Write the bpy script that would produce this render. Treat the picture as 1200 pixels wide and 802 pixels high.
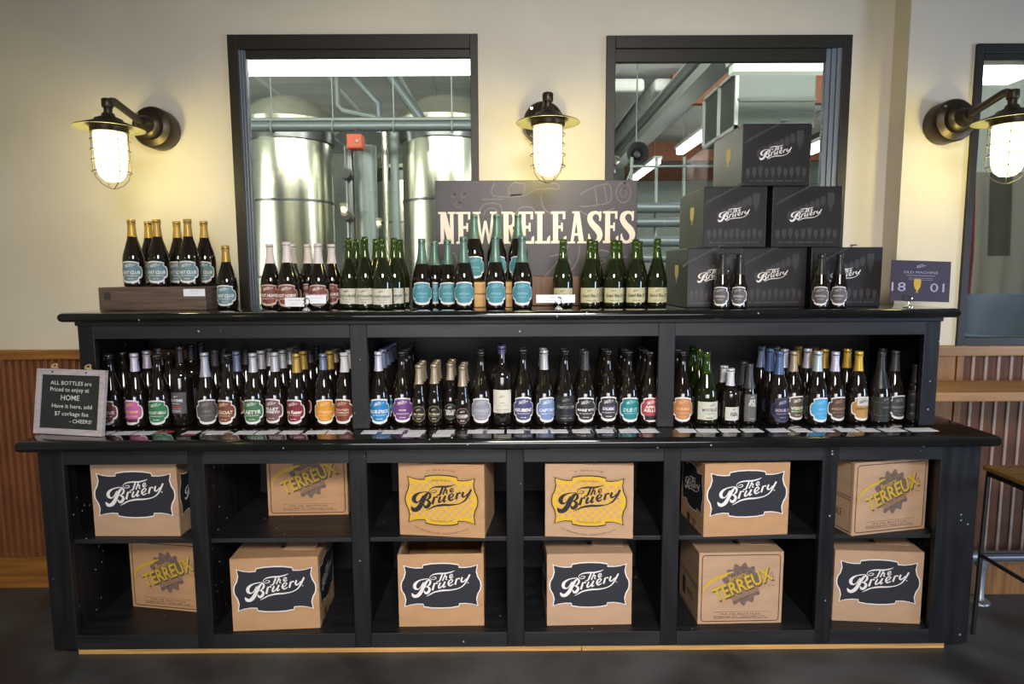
import bpy, bmesh, math, random
from math import sin, cos, pi, radians
from mathutils import Vector, Matrix
from mathutils.geometry import tessellate_polygon
random.seed(7)
for o in list(bpy.data.objects): bpy.data.objects.remove(o)
SC = bpy.context.scene; COL = SC.collection

# ------------------------------------------------------------------ camera
cam_d = bpy.data.cameras.new('camera'); cam = bpy.data.objects.new('camera', cam_d); COL.objects.link(cam)
cam_d.sensor_width = 36; cam_d.lens = 745.0 / 1200 * 36; cam_d.clip_start = .05; cam_d.clip_end = 100
P_, R_, YW_ = .1073, -.0051, .004
s, c = sin(YW_), cos(YW_); F = Vector((s, c, 0)); RT = Vector((c, -s, 0))
fw = F * cos(P_) - Vector((0, 0, sin(P_))); up = F * sin(P_) + Vector((0, 0, cos(P_)))
s, c = sin(R_), cos(R_); xa = RT * c + up * s; ya = up * c - RT * s
m = Matrix((xa, ya, -fw)).transposed().to_4x4(); m.translation = Vector((.016, -2.45, 1.505))
cam.matrix_world = m; SC.camera = cam

# ------------------------------------------------------------------ world, lights, exposure
SC.view_settings.view_transform = 'Standard'; SC.view_settings.look = 'None'
SC.view_settings.gamma = 1; SC.view_settings.use_curve_mapping = False
SC.view_settings.exposure = 0.0
W = bpy.data.worlds.new('world'); SC.world = W; W.use_nodes = True
W.node_tree.nodes['Background'].inputs[0].default_value = (.80, .86, 1, 1)
W.node_tree.nodes['Background'].inputs[1].default_value = .10

def area(name, loc, aim, sx, sy, power, col):
    d = bpy.data.lights.new(name, 'AREA'); d.shape = 'RECTANGLE'; d.size = sx; d.size_y = sy; d.energy = power; d.color = col
    o = bpy.data.objects.new(name, d); COL.objects.link(o); o.location = loc
    o.rotation_euler = (Vector(aim) - Vector(loc)).to_track_quat('-Z', 'Y').to_euler()
    return o
area('window_daylight', (5.9, -2.9, 1.25), (.5, .2, .7), 1.1, 1.3, 112, (.55, .72, 1))
area('ceiling_panel_light', (.35, -3.7, 2.95), (.1, .2, .3), 1.1, .7, 42, (1, .95, .88)).data.spread = radians(84)
area('entrance_daylight', (.3, -6.5, .85), (.3, .2, .50), 5.0, 1.0, 20, (.97, .97, 1)).data.spread = radians(52)
area('brewery_fill_light', (-1.8, 1.2, 3.95), (-1.8, 6.5, 3.6), 4.5, .5, 190, (1, .99, .92))  # unseen fill, added to brighten the hall ceiling and tank fronts
area('brewery_fill_light', (3.0, 1.2, 3.95), (3.2, 6.5, 4.0), 3.5, .5, 230, (.97, .98, 1))  # second added fill, out of view, for the roof in the right window
area('brewery_side_fill', (-4.9, 4.6, 2.0), (0, 5.6, 2.6), 3.0, 2.6, 130, (1, 1, .95))  # added side fill out of view, lifts the tanks and ceiling
area('brewery_side_fill', (5.9, 3.2, 2.0), (2.0, 6.5, 3.6), 2.4, 2.6, 260, (.97, .99, 1))  # matching added side fill, kept out of sight on the right

# ------------------------------------------------------------------ materials
def hx(h):
    v = [int(h[i:i + 2], 16) / 255 for i in (0, 2, 4)]
    return tuple(x / 12.92 if x <= .04045 else ((x + .055) / 1.055) ** 2.4 for x in v)
MATS = {}
def mat(name, col, rough=.5, metal=0, var=0, scale=8, stretch=(1, 1, 1), bump=0, bscale=60, trans=0, ior=1.45, emit=0, ecol=None, spec=.5, coat=0, rvar=0, col2=None):
    if name in MATS: return MATS[name]
    M = bpy.data.materials.new(name); M.use_nodes = True; N = M.node_tree.nodes; L = M.node_tree.links
    b = N['Principled BSDF']
    if isinstance(col, str): col = hx(col)
    if isinstance(col2, str): col2 = hx(col2)
    b.inputs['Base Color'].default_value = (*col, 1); b.inputs['Roughness'].default_value = rough
    b.inputs['Metallic'].default_value = metal; b.inputs['IOR'].default_value = ior
    b.inputs['Specular IOR Level'].default_value = spec; b.inputs['Transmission Weight'].default_value = trans
    b.inputs['Coat Weight'].default_value = coat
    if emit:
        b.inputs['Emission Color'].default_value = (*(ecol or col), 1); b.inputs['Emission Strength'].default_value = emit
    if var or bump or rvar:
        tc = N.new('ShaderNodeTexCoord'); mp = N.new('ShaderNodeMapping'); L.new(tc.outputs['Object'], mp.inputs[0])
        mp.inputs['Scale'].default_value = stretch
        n = N.new('ShaderNodeTexNoise'); n.inputs['Scale'].default_value = scale; n.inputs['Detail'].default_value = 6
        L.new(mp.outputs[0], n.inputs[0])
        if var:
            r = N.new('ShaderNodeValToRGB'); L.new(n.outputs[0], r.inputs[0])
            c2 = col2 or tuple(x * (1 - var) for x in col); c1 = col if col2 else tuple(min(1, x * (1 + var)) for x in col)
            r.color_ramp.elements[0].position = .32; r.color_ramp.elements[1].position = .68
            r.color_ramp.elements[0].color = (*c2, 1); r.color_ramp.elements[1].color = (*c1, 1)
            L.new(r.outputs[0], b.inputs['Base Color'])
        if rvar:
            mr = N.new('ShaderNodeMapRange'); L.new(n.outputs[0], mr.inputs[0])
            mr.inputs['From Min'].default_value = .3; mr.inputs['From Max'].default_value = .7
            mr.inputs['To Min'].default_value = max(0, rough - rvar); mr.inputs['To Max'].default_value = rough + rvar
            L.new(mr.outputs[0], b.inputs['Roughness'])
        if bump:
            n2 = N.new('ShaderNodeTexNoise'); n2.inputs['Scale'].default_value = bscale; n2.inputs['Detail'].default_value = 4
            L.new(mp.outputs[0], n2.inputs[0]); bp = N.new('ShaderNodeBump'); bp.inputs['Strength'].default_value = bump
            bp.inputs['Distance'].default_value = .004; L.new(n2.outputs[0], bp.inputs['Height']); L.new(bp.outputs[0], b.inputs['Normal'])
    MATS[name] = M
    return M
def flecks(M, scale, amt):                      # paint chips and dust specks
    N = M.node_tree.nodes; L = M.node_tree.links; b = N['Principled BSDF']
    tc = N.new('ShaderNodeTexCoord'); n = N.new('ShaderNodeTexVoronoi'); n.inputs['Scale'].default_value = scale; L.new(tc.outputs['Object'], n.inputs[0])
    a = N.new('ShaderNodeMath'); a.operation = 'LESS_THAN'; a.inputs[1].default_value = .13; L.new(n.outputs['Distance'], a.inputs[0])
    sp = N.new('ShaderNodeSeparateColor'); L.new(n.outputs['Color'], sp.inputs[0])
    g = N.new('ShaderNodeMath'); g.operation = 'GREATER_THAN'; g.inputs[1].default_value = 1 - amt; L.new(sp.outputs[0], g.inputs[0])
    k = N.new('ShaderNodeMath'); k.operation = 'MULTIPLY'; L.new(a.outputs[0], k.inputs[0]); L.new(g.outputs[0], k.inputs[1])
    mx = N.new('ShaderNodeMix'); mx.data_type = 'RGBA'; L.new(k.outputs[0], mx.inputs[0])
    src = b.inputs['Base Color'].links[0].from_socket if b.inputs['Base Color'].links else None
    if src: L.new(src, mx.inputs[6])
    mx.inputs[7].default_value = (.32, .32, .34, 1); L.new(mx.outputs[2], b.inputs['Base Color'])
def pane_mat(name, tint):
    M = bpy.data.materials.new(name); M.use_nodes = True; N = M.node_tree.nodes; L = M.node_tree.links
    N.remove(N['Principled BSDF']); t = N.new('ShaderNodeBsdfTransparent'); g = N.new('ShaderNodeBsdfGlossy'); mx = N.new('ShaderNodeMixShader'); f = N.new('ShaderNodeFresnel')
    t.inputs[0].default_value = (*tint, 1); g.inputs['Roughness'].default_value = .0; f.inputs[0].default_value = 1.55
    L.new(f.outputs[0], mx.inputs[0]); L.new(t.outputs[0], mx.inputs[1]); L.new(g.outputs[0], mx.inputs[2]); L.new(mx.outputs[0], N['Material Output'].inputs[0])
    return M

m_wall = mat('cream_plaster', hx('d6cdbd'), .75, var=.04, scale=3, bump=.06, bscale=140)
m_ceil = mat('ceiling_paint', hx('b9b2a6'), .8, var=.03)
m_floor = mat('stained_concrete', (.088, .087, .090), .5, var=.5, col2=(.018, .017, .017), scale=2.6, bump=.25, bscale=18, rvar=.15)
m_black = mat('black_painted_wood', (.0095, .0095, .011), .40, var=.2, scale=5, stretch=(6, 6, .8), bump=.10, bscale=14, rvar=.08, spec=.38)
m_blackv = mat('black_painted_board', (.0125, .0125, .014), .46, var=.2, scale=4, stretch=(.7, 5, 5), bump=.10, bscale=12, rvar=.10)
m_backp = mat('shade_darkened_black_board', (.006, .006, .007), .6)  # black paint taken darker so the recess shade is in the colour
m_top = mat('black_lacquer', (.008, .008, .008), .10, var=.3, scale=6, bump=.02, bscale=30, coat=.5, rvar=.05)
for _q in (m_black, m_blackv, m_top): flecks(_q, 34, .10)
m_frame = mat('bronze_window_frame', (.016, .0135, .0105), .45, var=.1)
m_jamb = mat('grey_metal_jamb', (.17, .195, .25), .4, metal=.2)
m_oak = mat('golden_oak', hx('8a5a24'), .45, var=.4, scale=4, stretch=(.6, 6, 12), bump=.1, bscale=20)
m_oakv = mat('golden_oak_upright', hx('8a6238'), .5, var=.3, scale=4, stretch=(12, 6, .8), bump=.1, bscale=20)
m_oakr = mat('light_oak', hx('9c744a'), .42, var=.3, scale=4, stretch=(.6, 6, 12), bump=.1, bscale=20)
m_pine = mat('raw_pine', hx('c29355'), .6, var=.35, scale=5, stretch=(.7, 8, 26), bump=.08)
m_rust = mat('rusty_corrugated_steel', hx('7d4c2d'), .5, metal=.35, var=.16, scale=9, stretch=(1, 1, .6), bump=.06)
m_plank = mat('red_brown_plank', hx('5c3519'), .6, var=.45, scale=4, stretch=(8, 4, .7), bump=.12)
m_batten = mat('pale_batten', hx('a58d80'), .5, var=.15)
m_kraft = mat('kraft_cardboard', hx('b48b65'), .85, var=.10, scale=6, stretch=(1, 1, 3), bump=.06, bscale=200)
m_kraft2 = mat('pale_kraft_cardboard', hx('b39174'), .85, var=.08, scale=6, stretch=(1, 1, 3), bump=.06, bscale=200)
m_kraftin = mat('kraft_inside', hx('bb9468'), .9, var=.15, scale=8)
m_bcard = mat('black_gloss_card', (.020, .018, .019), .30, var=.25, scale=7, stretch=(1, 1, 1), spec=.55)
m_ink = mat('navy_black_ink', (.020, .021, .028), .55)
m_inkb = mat('black_ink', (.02, .014, .016), .6)
m_inkbr = mat('brown_ink', hx('4a2f22'), .7)
m_inkgr = mat('grey_brown_ink', hx('6d5a50'), .7, var=.25, scale=60)
m_yel = mat('yellow_ink', hx('cfa52c'), .6)
m_tanpr = mat('tan_print', hx('dccb9a'), .6)
m_gold_ink = mat('gold_ink', hx('c6a22e'), .5)
m_white = mat('white_ink', hx('e4dedb'), .55)
m_card = mat('white_price_card', hx('e8e8ee'), .6)
m_redcard = mat('red_price_card', hx('a03340'), .6)
m_greyink = mat('grey_card_ink', hx('9a9aa6'), .7)
m_bronze = mat('dark_bronze_metal', (.055, .042, .028), .38, metal=.7, var=.15)
m_hatin = mat('enamelled_shade_underside', hx('6a6858'), .45)
m_jar = bpy.data.materials.new('lit_frosted_glass'); m_jar.use_nodes = True; _n = m_jar.node_tree.nodes; _l = m_jar.node_tree.links
_n.remove(_n['Principled BSDF']); _t = _n.new('ShaderNodeBsdfTransparent'); _e = _n.new('ShaderNodeEmission'); _m = _n.new('ShaderNodeMixShader')
_e.inputs[0].default_value = (1, .86, .50, 1); _e.inputs[1].default_value = 5.5; _m.inputs[0].default_value = .5
_l.new(_t.outputs[0], _m.inputs[1]); _l.new(_e.outputs[0], _m.inputs[2]); _l.new(_m.outputs[0], _n['Material Output'].inputs[0])
m_cage = mat('dark_wire', (.035, .026, .014), .5)
m_steel = mat('stainless_steel', (.70, .70, .60), .24, metal=1, var=.06, scale=2, stretch=(6, 6, .4))
m_steeld = mat('dark_steel', (.16, .17, .18), .3, metal=.9)
m_pipe = mat('insulated_blue_pipe', hx('5d686d'), .4, metal=.3)
m_pvc = mat('grey_pipe', hx('727c7d'), .4, metal=.3)
m_insul = mat('white_roof_insulation', hx('e2e4e4'), .5, var=.12, scale=1.5, stretch=(.4, 3, 1))
m_beam = mat('painted_steel_beam', hx('b6b9ba'), .5)
m_purl = mat('timber_purlin', hx('7c4d36'), .7, var=.2)
m_duct = mat('green_grey_duct', hx('48504c'), .5, metal=.2)
m_tube = mat('lit_fluorescent_tube', (1, 1, 1), .5, emit=11, ecol=(.96, .99, 1))
m_tubed = mat('dim_diffuser', hx('b8c0bb'), .5, emit=.45, ecol=(.85, .95, .9))
m_orange = mat('orange_plastic', hx('a1432a'), .5)
m_speak = mat('black_plastic', (.03, .03, .035), .4)
m_chrome = mat('chrome', (.75, .75, .75), .12, metal=1)
m_rope = mat('jute_rope', hx('b59a72'), .9, bump=.4)
m_whitew = mat('whitewashed_wood', hx('b9aeb0'), .7, var=.15, scale=8, stretch=(2, 2, 8))
m_slate = mat('chalkboard_slate', hx('2b2c2c'), .7, var=.2, scale=9)
m_chalk = mat('chalk', hx('d8d8d2'), .9)
m_sign = mat('slate_purple_board', hx('3c353e'), .40, var=.12, scale=5)
m_doodle = mat('pale_mauve_print', hx('6c626c'), .5)
m_sletter = mat('cream_lettering', hx('e6dcd2'), .5)
m_riser = mat('grey_brown_woodgrain', hx('5d4c40'), .5, var=.35, scale=5, stretch=(1, 4, 16))
m_riser2 = mat('chestnut_woodgrain', hx('6f4e3a'), .5, var=.3, scale=5, stretch=(9, 4, 1))
m_crate = mat('pale_plywood', hx('cfa468'), .6, var=.2, scale=5, stretch=(1, 4, 10))
m_placard = mat('deep_purple_card', hx('3b3344'), .4, var=.2, scale=6)
m_lilac = mat('lilac_print', hx('a9a0bb'), .5)
m_foot = mat('brushed_footrail', hx('9a9ca2'), .35, metal=.8)
m_seat = mat('varnished_seat_wood', hx('7a5a2a'), .25, var=.3, scale=4, stretch=(1, 8, 1))
m_iron = mat('black_iron', (.012, .012, .013), .45)
m_brown_glass = mat('dark_bottle_glass', (.010, .007, .005), .055, spec=.7, coat=.3)
m_green_body = mat('dark_green_bottle_glass', (.010, .014, .004), .055, spec=.7, coat=.3)
m_green_neck = mat('clear_green_bottle_glass', (.060, .11, .016), .06, trans=.55, ior=1.5)
m_crown = mat('dark_crown_cap', (.10, .10, .105), .3, metal=.8)
m_cork = mat('cork_top', hx('8a6c4a'), .8)

# ------------------------------------------------------------------ mesh helpers
def link(name, me, parent=None, loc=None):
    o = bpy.data.objects.new(name, me); COL.objects.link(o)
    if parent: o.parent = parent
    if loc: o.location = loc
    return o
def obj(name, bm, mats, parent=None, smooth=False, loc=None, rz=0):
    me = bpy.data.meshes.new(name); bm.normal_update(); bm.to_mesh(me); bm.free()
    for k in (mats if isinstance(mats, (list, tuple)) else [mats]): me.materials.append(k)
    if smooth:
        for p in me.polygons: p.use_smooth = True
        me.set_sharp_from_angle(angle=radians(40))
    o = link(name, me, parent, loc)
    if rz: o.rotation_euler.z = rz
    return o
def empty(name, loc, rz=0):
    o = bpy.data.objects.new(name, None); COL.objects.link(o); o.location = loc; o.rotation_euler.z = rz
    o.empty_display_size = .05
    return o
def tag(o, label=None, cat=None, group=None, kind=None):
    if label: o['label'] = label
    if cat: o['category'] = cat
    if group: o['group'] = group
    if kind: o['kind'] = kind
    return o
def structure(o): o['kind'] = 'structure'; return o
def box(bm, x0, x1, y0, y1, z0, z1, bev=0, mi=0):
    v = [bm.verts.new((x, y, z)) for x in (x0, x1) for y in (y0, y1) for z in (z0, z1)]
    fs = [bm.faces.new([v[i] for i in q]) for q in ((0, 1, 3, 2), (4, 6, 7, 5), (0, 4, 5, 1), (2, 3, 7, 6), (0, 2, 6, 4), (1, 5, 7, 3))]
    for f in fs: f.material_index = mi
    if bev:
        es = list({e for f in fs for e in f.edges})
        bmesh.ops.bevel(bm, geom=es, offset=bev, segments=2, affect='EDGES', profile=.5)
    return bm
def bx(*a, **k): return box(bmesh.new(), *a, **k)
def lathe(bm, prof, seg=32, mi=None, M=None):
    rings = []
    for r, z in prof:
        if r < 1e-6: rings.append([bm.verts.new((0, 0, z))])
        else: rings.append([bm.verts.new((r * sin(2 * pi * k / seg), -r * cos(2 * pi * k / seg), z)) for k in range(seg)])
    for i in range(len(rings) - 1):
        a, b = rings[i], rings[i + 1]
        for k in range(seg):
            k2 = (k + 1) % seg
            if len(a) == 1 and len(b) == 1: break
            if len(a) == 1: f = bm.faces.new((a[0], b[k2], b[k]))
            elif len(b) == 1: f = bm.faces.new((a[k], a[k2], b[0]))
            else: f = bm.faces.new((a[k], a[k2], b[k2], b[k]))
            if mi: f.material_index = mi(i)
    if M is not None: bmesh.ops.transform(bm, matrix=M, verts=[v for rg in rings for v in rg])
    return bm
def tube(bm, pts, r, seg=10, closed=False):
    pts = [Vector(p) for p in pts]; n = len(pts); rings = []
    prev = None
    for i, p in enumerate(pts):
        a = pts[i - 1] if (i > 0 or closed) else p; b = pts[(i + 1) % n] if (i < n - 1 or closed) else p
        t = (b - a).normalized()
        if prev is None:
            u = t.orthogonal().normalized()
        else:
            u = (prev - t * prev.dot(t)); u = u.normalized() if u.length > 1e-6 else t.orthogonal().normalized()
        prev = u; w = t.cross(u)
        rr = r[i] if isinstance(r, (list, tuple)) else r
        rings.append([bm.verts.new(p + u * rr * cos(2 * pi * k / seg) + w * rr * sin(2 * pi * k / seg)) for k in range(seg)])
    for i in range(n if closed else n - 1):
        a, b = rings[i], rings[(i + 1) % n]
        for k in range(seg): bm.faces.new((a[k], a[(k + 1) % seg], b[(k + 1) % seg], b[k]))
    if not closed:
        bm.faces.new(rings[0][::-1]); bm.faces.new(rings[-1])
    return bm
def copy_tree(o, parent=None):
    c = o.copy(); COL.objects.link(c); c.parent = parent
    for ch in o.children: copy_tree(ch, c)
    return c

# flat prints: (verts2d, faces)
def poly(pts):
    t = tessellate_polygon([[Vector((x, y, 0)) for x, y in pts]])
    return [tuple(p) for p in pts], [tuple(f) for f in t]
def join(*ps):
    V = []; Fc = []
    for v, f in ps:
        k = len(V); V += list(v); Fc += [tuple(i + k for i in q) for q in f]
    return V, Fc
def xf(p, sx=1, sy=None, dx=0, dy=0, rot=0, shear=0):
    sy = sx if sy is None else sy; c, s = cos(rot), sin(rot); out = []
    for x, y in p[0]:
        x, y = x * sx + shear * y * sy, y * sy
        out.append((x * c - y * s + dx, x * s + y * c + dy))
    return out, p[1]
def rect(x0, y0, x1, y1): return [(x0, y0), (x1, y0), (x1, y1), (x0, y1)], [(0, 1, 2, 3)]
def catmull(pts, sub):
    n = len(pts); out = []
    for i in range(n - 1):
        p0, p1, p2, p3 = pts[max(i - 1, 0)], pts[i], pts[i + 1], pts[min(i + 2, n - 1)]
        for k in range(sub):
            t = k / sub
            out.append(tuple(.5 * (2 * b + (c - a) * t + (2 * a - 5 * b + 4 * c - d) * t * t + (3 * b - a - 3 * c + d) * t ** 3) for a, b, c, d in zip(p0, p1, p2, p3)))
    out.append(tuple(pts[-1])); return out
def ribbon(pts, sub=4):
    q = catmull(pts, sub) if len(pts) > 2 else pts
    V = []; n = len(q)
    for i in range(n):
        a, b = q[max(i - 1, 0)], q[min(i + 1, n - 1)]
        dx, dy = b[0] - a[0], b[1] - a[1]; l = math.hypot(dx, dy) or 1; w = max(q[i][2], 0) / 2
        V += [(q[i][0] - dy / l * w, q[i][1] + dx / l * w), (q[i][0] + dy / l * w, q[i][1] - dx / l * w)]
    return V, [(2 * i, 2 * i + 1, 2 * i + 3, 2 * i + 2) for i in range(n - 1)]
def outline(pts, w): return ribbon([(x, y, w) for x, y in pts + pts[:2]], 1)
_T = {}
def text(body, h=1, cx=0, cy=0, width=None, rot=0, shear=0, bold=0, arc=0):
    """lettering centred on cx, cy; h = cap height; width squeezes or stretches it"""
    key = (body, bold)
    if key not in _T:
        cu = bpy.data.curves.new('t', 'FONT'); cu.body = body; cu.resolution_u = 2; cu.align_x = 'CENTER'; cu.offset = bold
        o = bpy.data.objects.new('t', cu); COL.objects.link(o)
        me = bpy.data.meshes.new_from_object(o, depsgraph=bpy.context.evaluated_depsgraph_get())
        _T[key] = ([(v.co.x, v.co.y) for v in me.vertices], [tuple(p.vertices) for p in me.polygons])
        bpy.data.objects.remove(o); bpy.data.curves.remove(cu); bpy.data.meshes.remove(me)
    v, f = _T[key]
    if not v: return [], []
    x0, x1 = min(x for x, y in v), max(x for x, y in v); k = h / .70
    sx = k if width is None else width / (x1 - x0)
    r = xf((v, f), sx, k, -sx * (x0 + x1) / 2, -h / 2)
    if arc:
        r = ([(x, y + arc * x * x) for x, y in r[0]], r[1])
    return xf(r, 1, 1, cx, cy, rot, shear)
def put(p, name, material, parent, fn):
    bm = bmesh.new(); vs = [bm.verts.new((x, y, 0)) for x, y in p[0]]
    for f in p[1]:
        try: bm.faces.new([vs[i] for i in f])
        except ValueError: pass
    seen = set(); k = 0
    for f0 in bm.faces:                       # overlapping strokes lie a hair apart
        if f0 in seen: continue
        st = [f0]; seen.add(f0); vv = set()
        while st:
            f = st.pop(); vv.update(f.verts)
            for e in f.edges:
                for g in e.link_faces:
                    if g not in seen: seen.add(g); st.append(g)
        for v in vv: v.co.z = (k % 24) * .000016
        k += 1
    return bm
def decal(p, name, material, parent, x=0, y=0, z=0, side='front', off=.0006):
    """flat print on a box face: front faces -Y, left faces -X, right faces +X"""
    bm = put(p, name, material, parent, None)
    bm.normal_update()
    for f in bm.faces:
        if f.normal.z < 0: f.normal_flip()
    for v in bm.verts:
        a, b, off_ = v.co.x, v.co.y, off + v.co.z
        v.co = {'front': (x + a, y - off_, z + b), 'left': (x - off_, y - a, z + b), 'right': (x + off_, y + a, z + b), 'top': (x + a, y + b, z + off_)}[side]
    return obj(name, bm, material, parent)
def wrapped(p, name, material, parent, r, z0, off):
    bm = put(p, name, material, parent, None)
    xs = [v.co.x for v in bm.verts]
    if xs:
        k = math.floor(min(xs) / .009)
        while k * .009 < max(xs):
            bmesh.ops.bisect_plane(bm, geom=bm.verts[:] + bm.edges[:] + bm.faces[:], plane_co=(k * .009, 0, 0), plane_no=(1, 0, 0)); k += 1
    bm.normal_update()
    for f in bm.faces:
        if f.normal.z < 0: f.normal_flip()
    for v in bm.verts:
        a = v.co.x / r; R = r + off + v.co.z * .8
        v.co = (R * sin(a), -R * cos(a), z0 + v.co.y)
    return obj(name, bm, material, parent)

# the script logo, drawn as brush strokes (units: half-width of the badge = 1)
_LOGO = [
 [(425,197,6),(370,202,12),(310,216,18),(258,248,38),(236,288,52),(246,322,44),(280,335,18),(312,312,12),(338,272,14),(356,246,14)],
 [(430,203,16),(392,242,38),(356,300,52),(322,366,56),(290,408,58),(250,430,50),(218,420,48),(196,388,8)],
 [(420,203,16),(443,225,28),(440,262,32),(412,293,18),(380,306,10)],
 [(395,303,10),(428,322,36),(430,355,42),(402,386,42),(374,384,32),(362,356,12)],
 [(500,256,24),(486,300,30),(470,352,32)], [(490,290,10),(510,262,16),(540,260,26)],
 [(578,250,24),(556,296,28),(556,322,24),(582,314,14),(615,278,14)], [(640,238,26),(618,286,28),(618,314,22),(648,296,10)],
 [(680,276,12),(722,250,16),(740,222,18),(716,214,14),(690,236,24),(682,270,30),(704,294,22),(748,272,10)],
 [(796,200,26),(782,240,28),(772,280,28)], [(786,226,10),(806,200,16),(834,202,24)],
 [(868,182,24),(852,226,28),(866,246,22),(894,232,14),(922,200,14)],
 [(966,148,24),(936,206,28),(906,260,22),(868,302,16),(800,335,12),(700,352,22),(600,356,26),(500,376,20),(440,406,14),(388,432,4)],
 [(936,258,14),(950,258,14)],
 [(768,93,4),(722,112,14),(645,128,22),(560,130,22),(490,141,14),(448,164,8),(438,190,6)],
 [(438,186,6),(470,208,8),(512,200,10),(522,182,10),(494,174,8),(462,186,5)],
 [(606,134,22),(584,190,26),(562,230,20),(524,238,6)],
 [(648,132,18),(626,182,20),(606,226,20)], [(616,196,8),(644,168,14),(660,174,18),(650,206,18),(672,214,6)],
 [(702,184,8),(734,162,12),(736,146,12),(716,146,12),(700,172,18),(716,194,14),(752,174,5)]]
def logo(sub, g=.82): return join(*[ribbon([((x - 585) / 525, (300 - y) / 525, w * (g if w > 14 else 1) / 525) for x, y, w in st], sub) for st in _LOGO])
LOGO = logo(4); LOGO_H = logo(4, 1.08); LOGO_S = logo(2)
def badge(sx, sy):
    q = [(0, 1.0), (.24, .985), (.44, .93), (.455, .81), (.62, .80), (.78, .84), (.915, .91), (.885, .62), (.92, .38), (.985, .18), (1, 0)]
    b = q + [(x, -y) for x, y in q[-2::-1]]
    b = b + [(-x, y) for x, y in b[-2:0:-1]]
    return [(x * sx, y * sy) for x, y in b]
def cartouche(sx, sy, bot=0):
    q = [(0, 1.0), (.30, .985), (.54, .94), (.74, .86), (.70, .62), (.74, .55), (.86, .52), (.96, .37), (1, .18), (1, 0)]
    lo = [(1, -.18), (.96, -.37), (.86, -.52), (.72, -.55), (.67, -.62), (.66, -.80), (.48, -.92), (.25, -.985), (0, -1)]
    b = q + lo
    b = b + [(-x, y) for x, y in b[-2:0:-1]]
    return [(x * sx, y * sy) for x, y in b]
def ellipse(sx, sy, n=28): return [(sx * sin(2 * pi * k / n), sy * cos(2 * pi * k / n)) for k in range(n)]
def goblet(s):
    h = [(.0, 1), (.26, 1), (.30, .72), (.26, .42), (.12, .22), (.05, .14), (.05, .04), (.2, 0), (0, 0)]
    return [(x * s, y * s) for x, y in h[1:-1]] + [(-x * s, y * s) for x, y in h[1:-1][::-1]]

# ------------------------------------------------------------------ large structure
ZF = -.04
structure(obj('floor', bx(-2.95, 6, -10, 13, ZF - .1, ZF), m_floor))
def wall_boxes(name, rects, y0, y1, material):
    bm = bmesh.new()
    for x0, x1, z0, z1 in rects: box(bm, x0, x1, y0, y1, z0, z1)
    return structure(obj(name, bm, material))
WY = .6
wall_boxes('wall_back', [(-2.95, -1.25, ZF, 3.25), (-1.25, -.13, ZF, 1.28), (-1.25, -.13, 2.585, 3.25), (-.13, .48, ZF, 3.25), (.48, 1.58, ZF, 1.28), (.48, 1.58, 2.575, 3.25), (1.58, 1.792, ZF, 3.25)], WY, WY + .12, m_wall)
wall_boxes('wall_right', [(1.792, 2.10, ZF, 3.25), (2.10, 3.3, ZF, 1.16), (2.10, 3.3, 2.49, 3.25), (3.3, 6, ZF, 3.25)], .48, WY + .12, m_wall)
structure(obj('wall_left', bx(-3.05, -2.95, -10, .8, ZF, 3.25), m_wall))
structure(obj('ceiling', bx(-2.95, 6, -10, .8, 3.25, 3.35), m_ceil))

def window(name, x0, x1, z0, z1, yf, tl, tr, tt, glass, gl=.028, gr=.0, gt=.035):
    bm = bmesh.new(); a, b = yf - .016, yf + .03
    box(bm, x0, x0 + tl, a, b, z0, z1, .002); box(bm, x1 - tr, x1, a, b, z0, z1, .002)
    box(bm, x0 + tl, x1 - tr, a, b, z1 - tt, z1, .002); box(bm, x0 + tl, x1 - tr, a, b, z0, z0 + tr, .002)
    w = structure(obj(name, bm, m_frame))
    i0, i1, zt = x0 + tl, x1 - tr, z1 - tt; c, d = yf - .008, yf + .03
    bm = bmesh.new()
    for k in range(3):
        if gl: box(bm, i0 + gl * k / 3, i0 + gl * (k + 1) / 3 - .002, c + .005 * k, d, z0, zt)
        if gr: box(bm, i1 - gr * (k + 1) / 3 + .002, i1 - gr * k / 3, c + .005 * k, d, z0, zt)
    obj('window_gasket', bm, m_jamb, w)
    obj('window_head', bx(i0 + gl, i1 - gr, c + .006, d, zt - gt, zt), m_frame, w)
    obj('window_pane', bx(i0, i1, yf + .008, yf + .014, z0, zt), glass, w)
    return w
glass = pane_mat('clear_window_glass', (.93, .94, .88))
window('window_1', -1.265, -.122, 1.27, 2.595, WY, .047, .036, .064, glass, .030, 0, .034)
window('window_2', .468, 1.596, 1.27, 2.585, WY, .042, .042, .056, glass, 0, .070, .055)
window('window_3', 2.088, 3.31, 1.15, 2.503, .48, .032, .05, .040, glass, .012, 0, .02)

# wainscot, left
bm = bmesh.new(); n = 140; x0, x1 = -2.94, -1.5
col = []
for i in range(n * 4 + 1):
    x = x0 + (x1 - x0) * i / (n * 4); y = WY - .014 + .009 * cos(2 * pi * (x - x0) / .034)
    col.append((bm.verts.new((x, y, .12)), bm.verts.new((x, y, 1.108))))
for a, b in zip(col, col[1:]): bm.faces.new((a[0], b[0], b[1], a[1]))
structure(obj('trim_1', bm, m_rust, smooth=True))
structure(obj('trim_2', bx(-2.94, -1.5, WY - .035, WY, 1.107, 1.152, .003), m_oak))
structure(obj('baseboard_left', bx(-2.94, -1.86, WY - .025, WY, ZF, .12, .003), m_oak))
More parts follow.
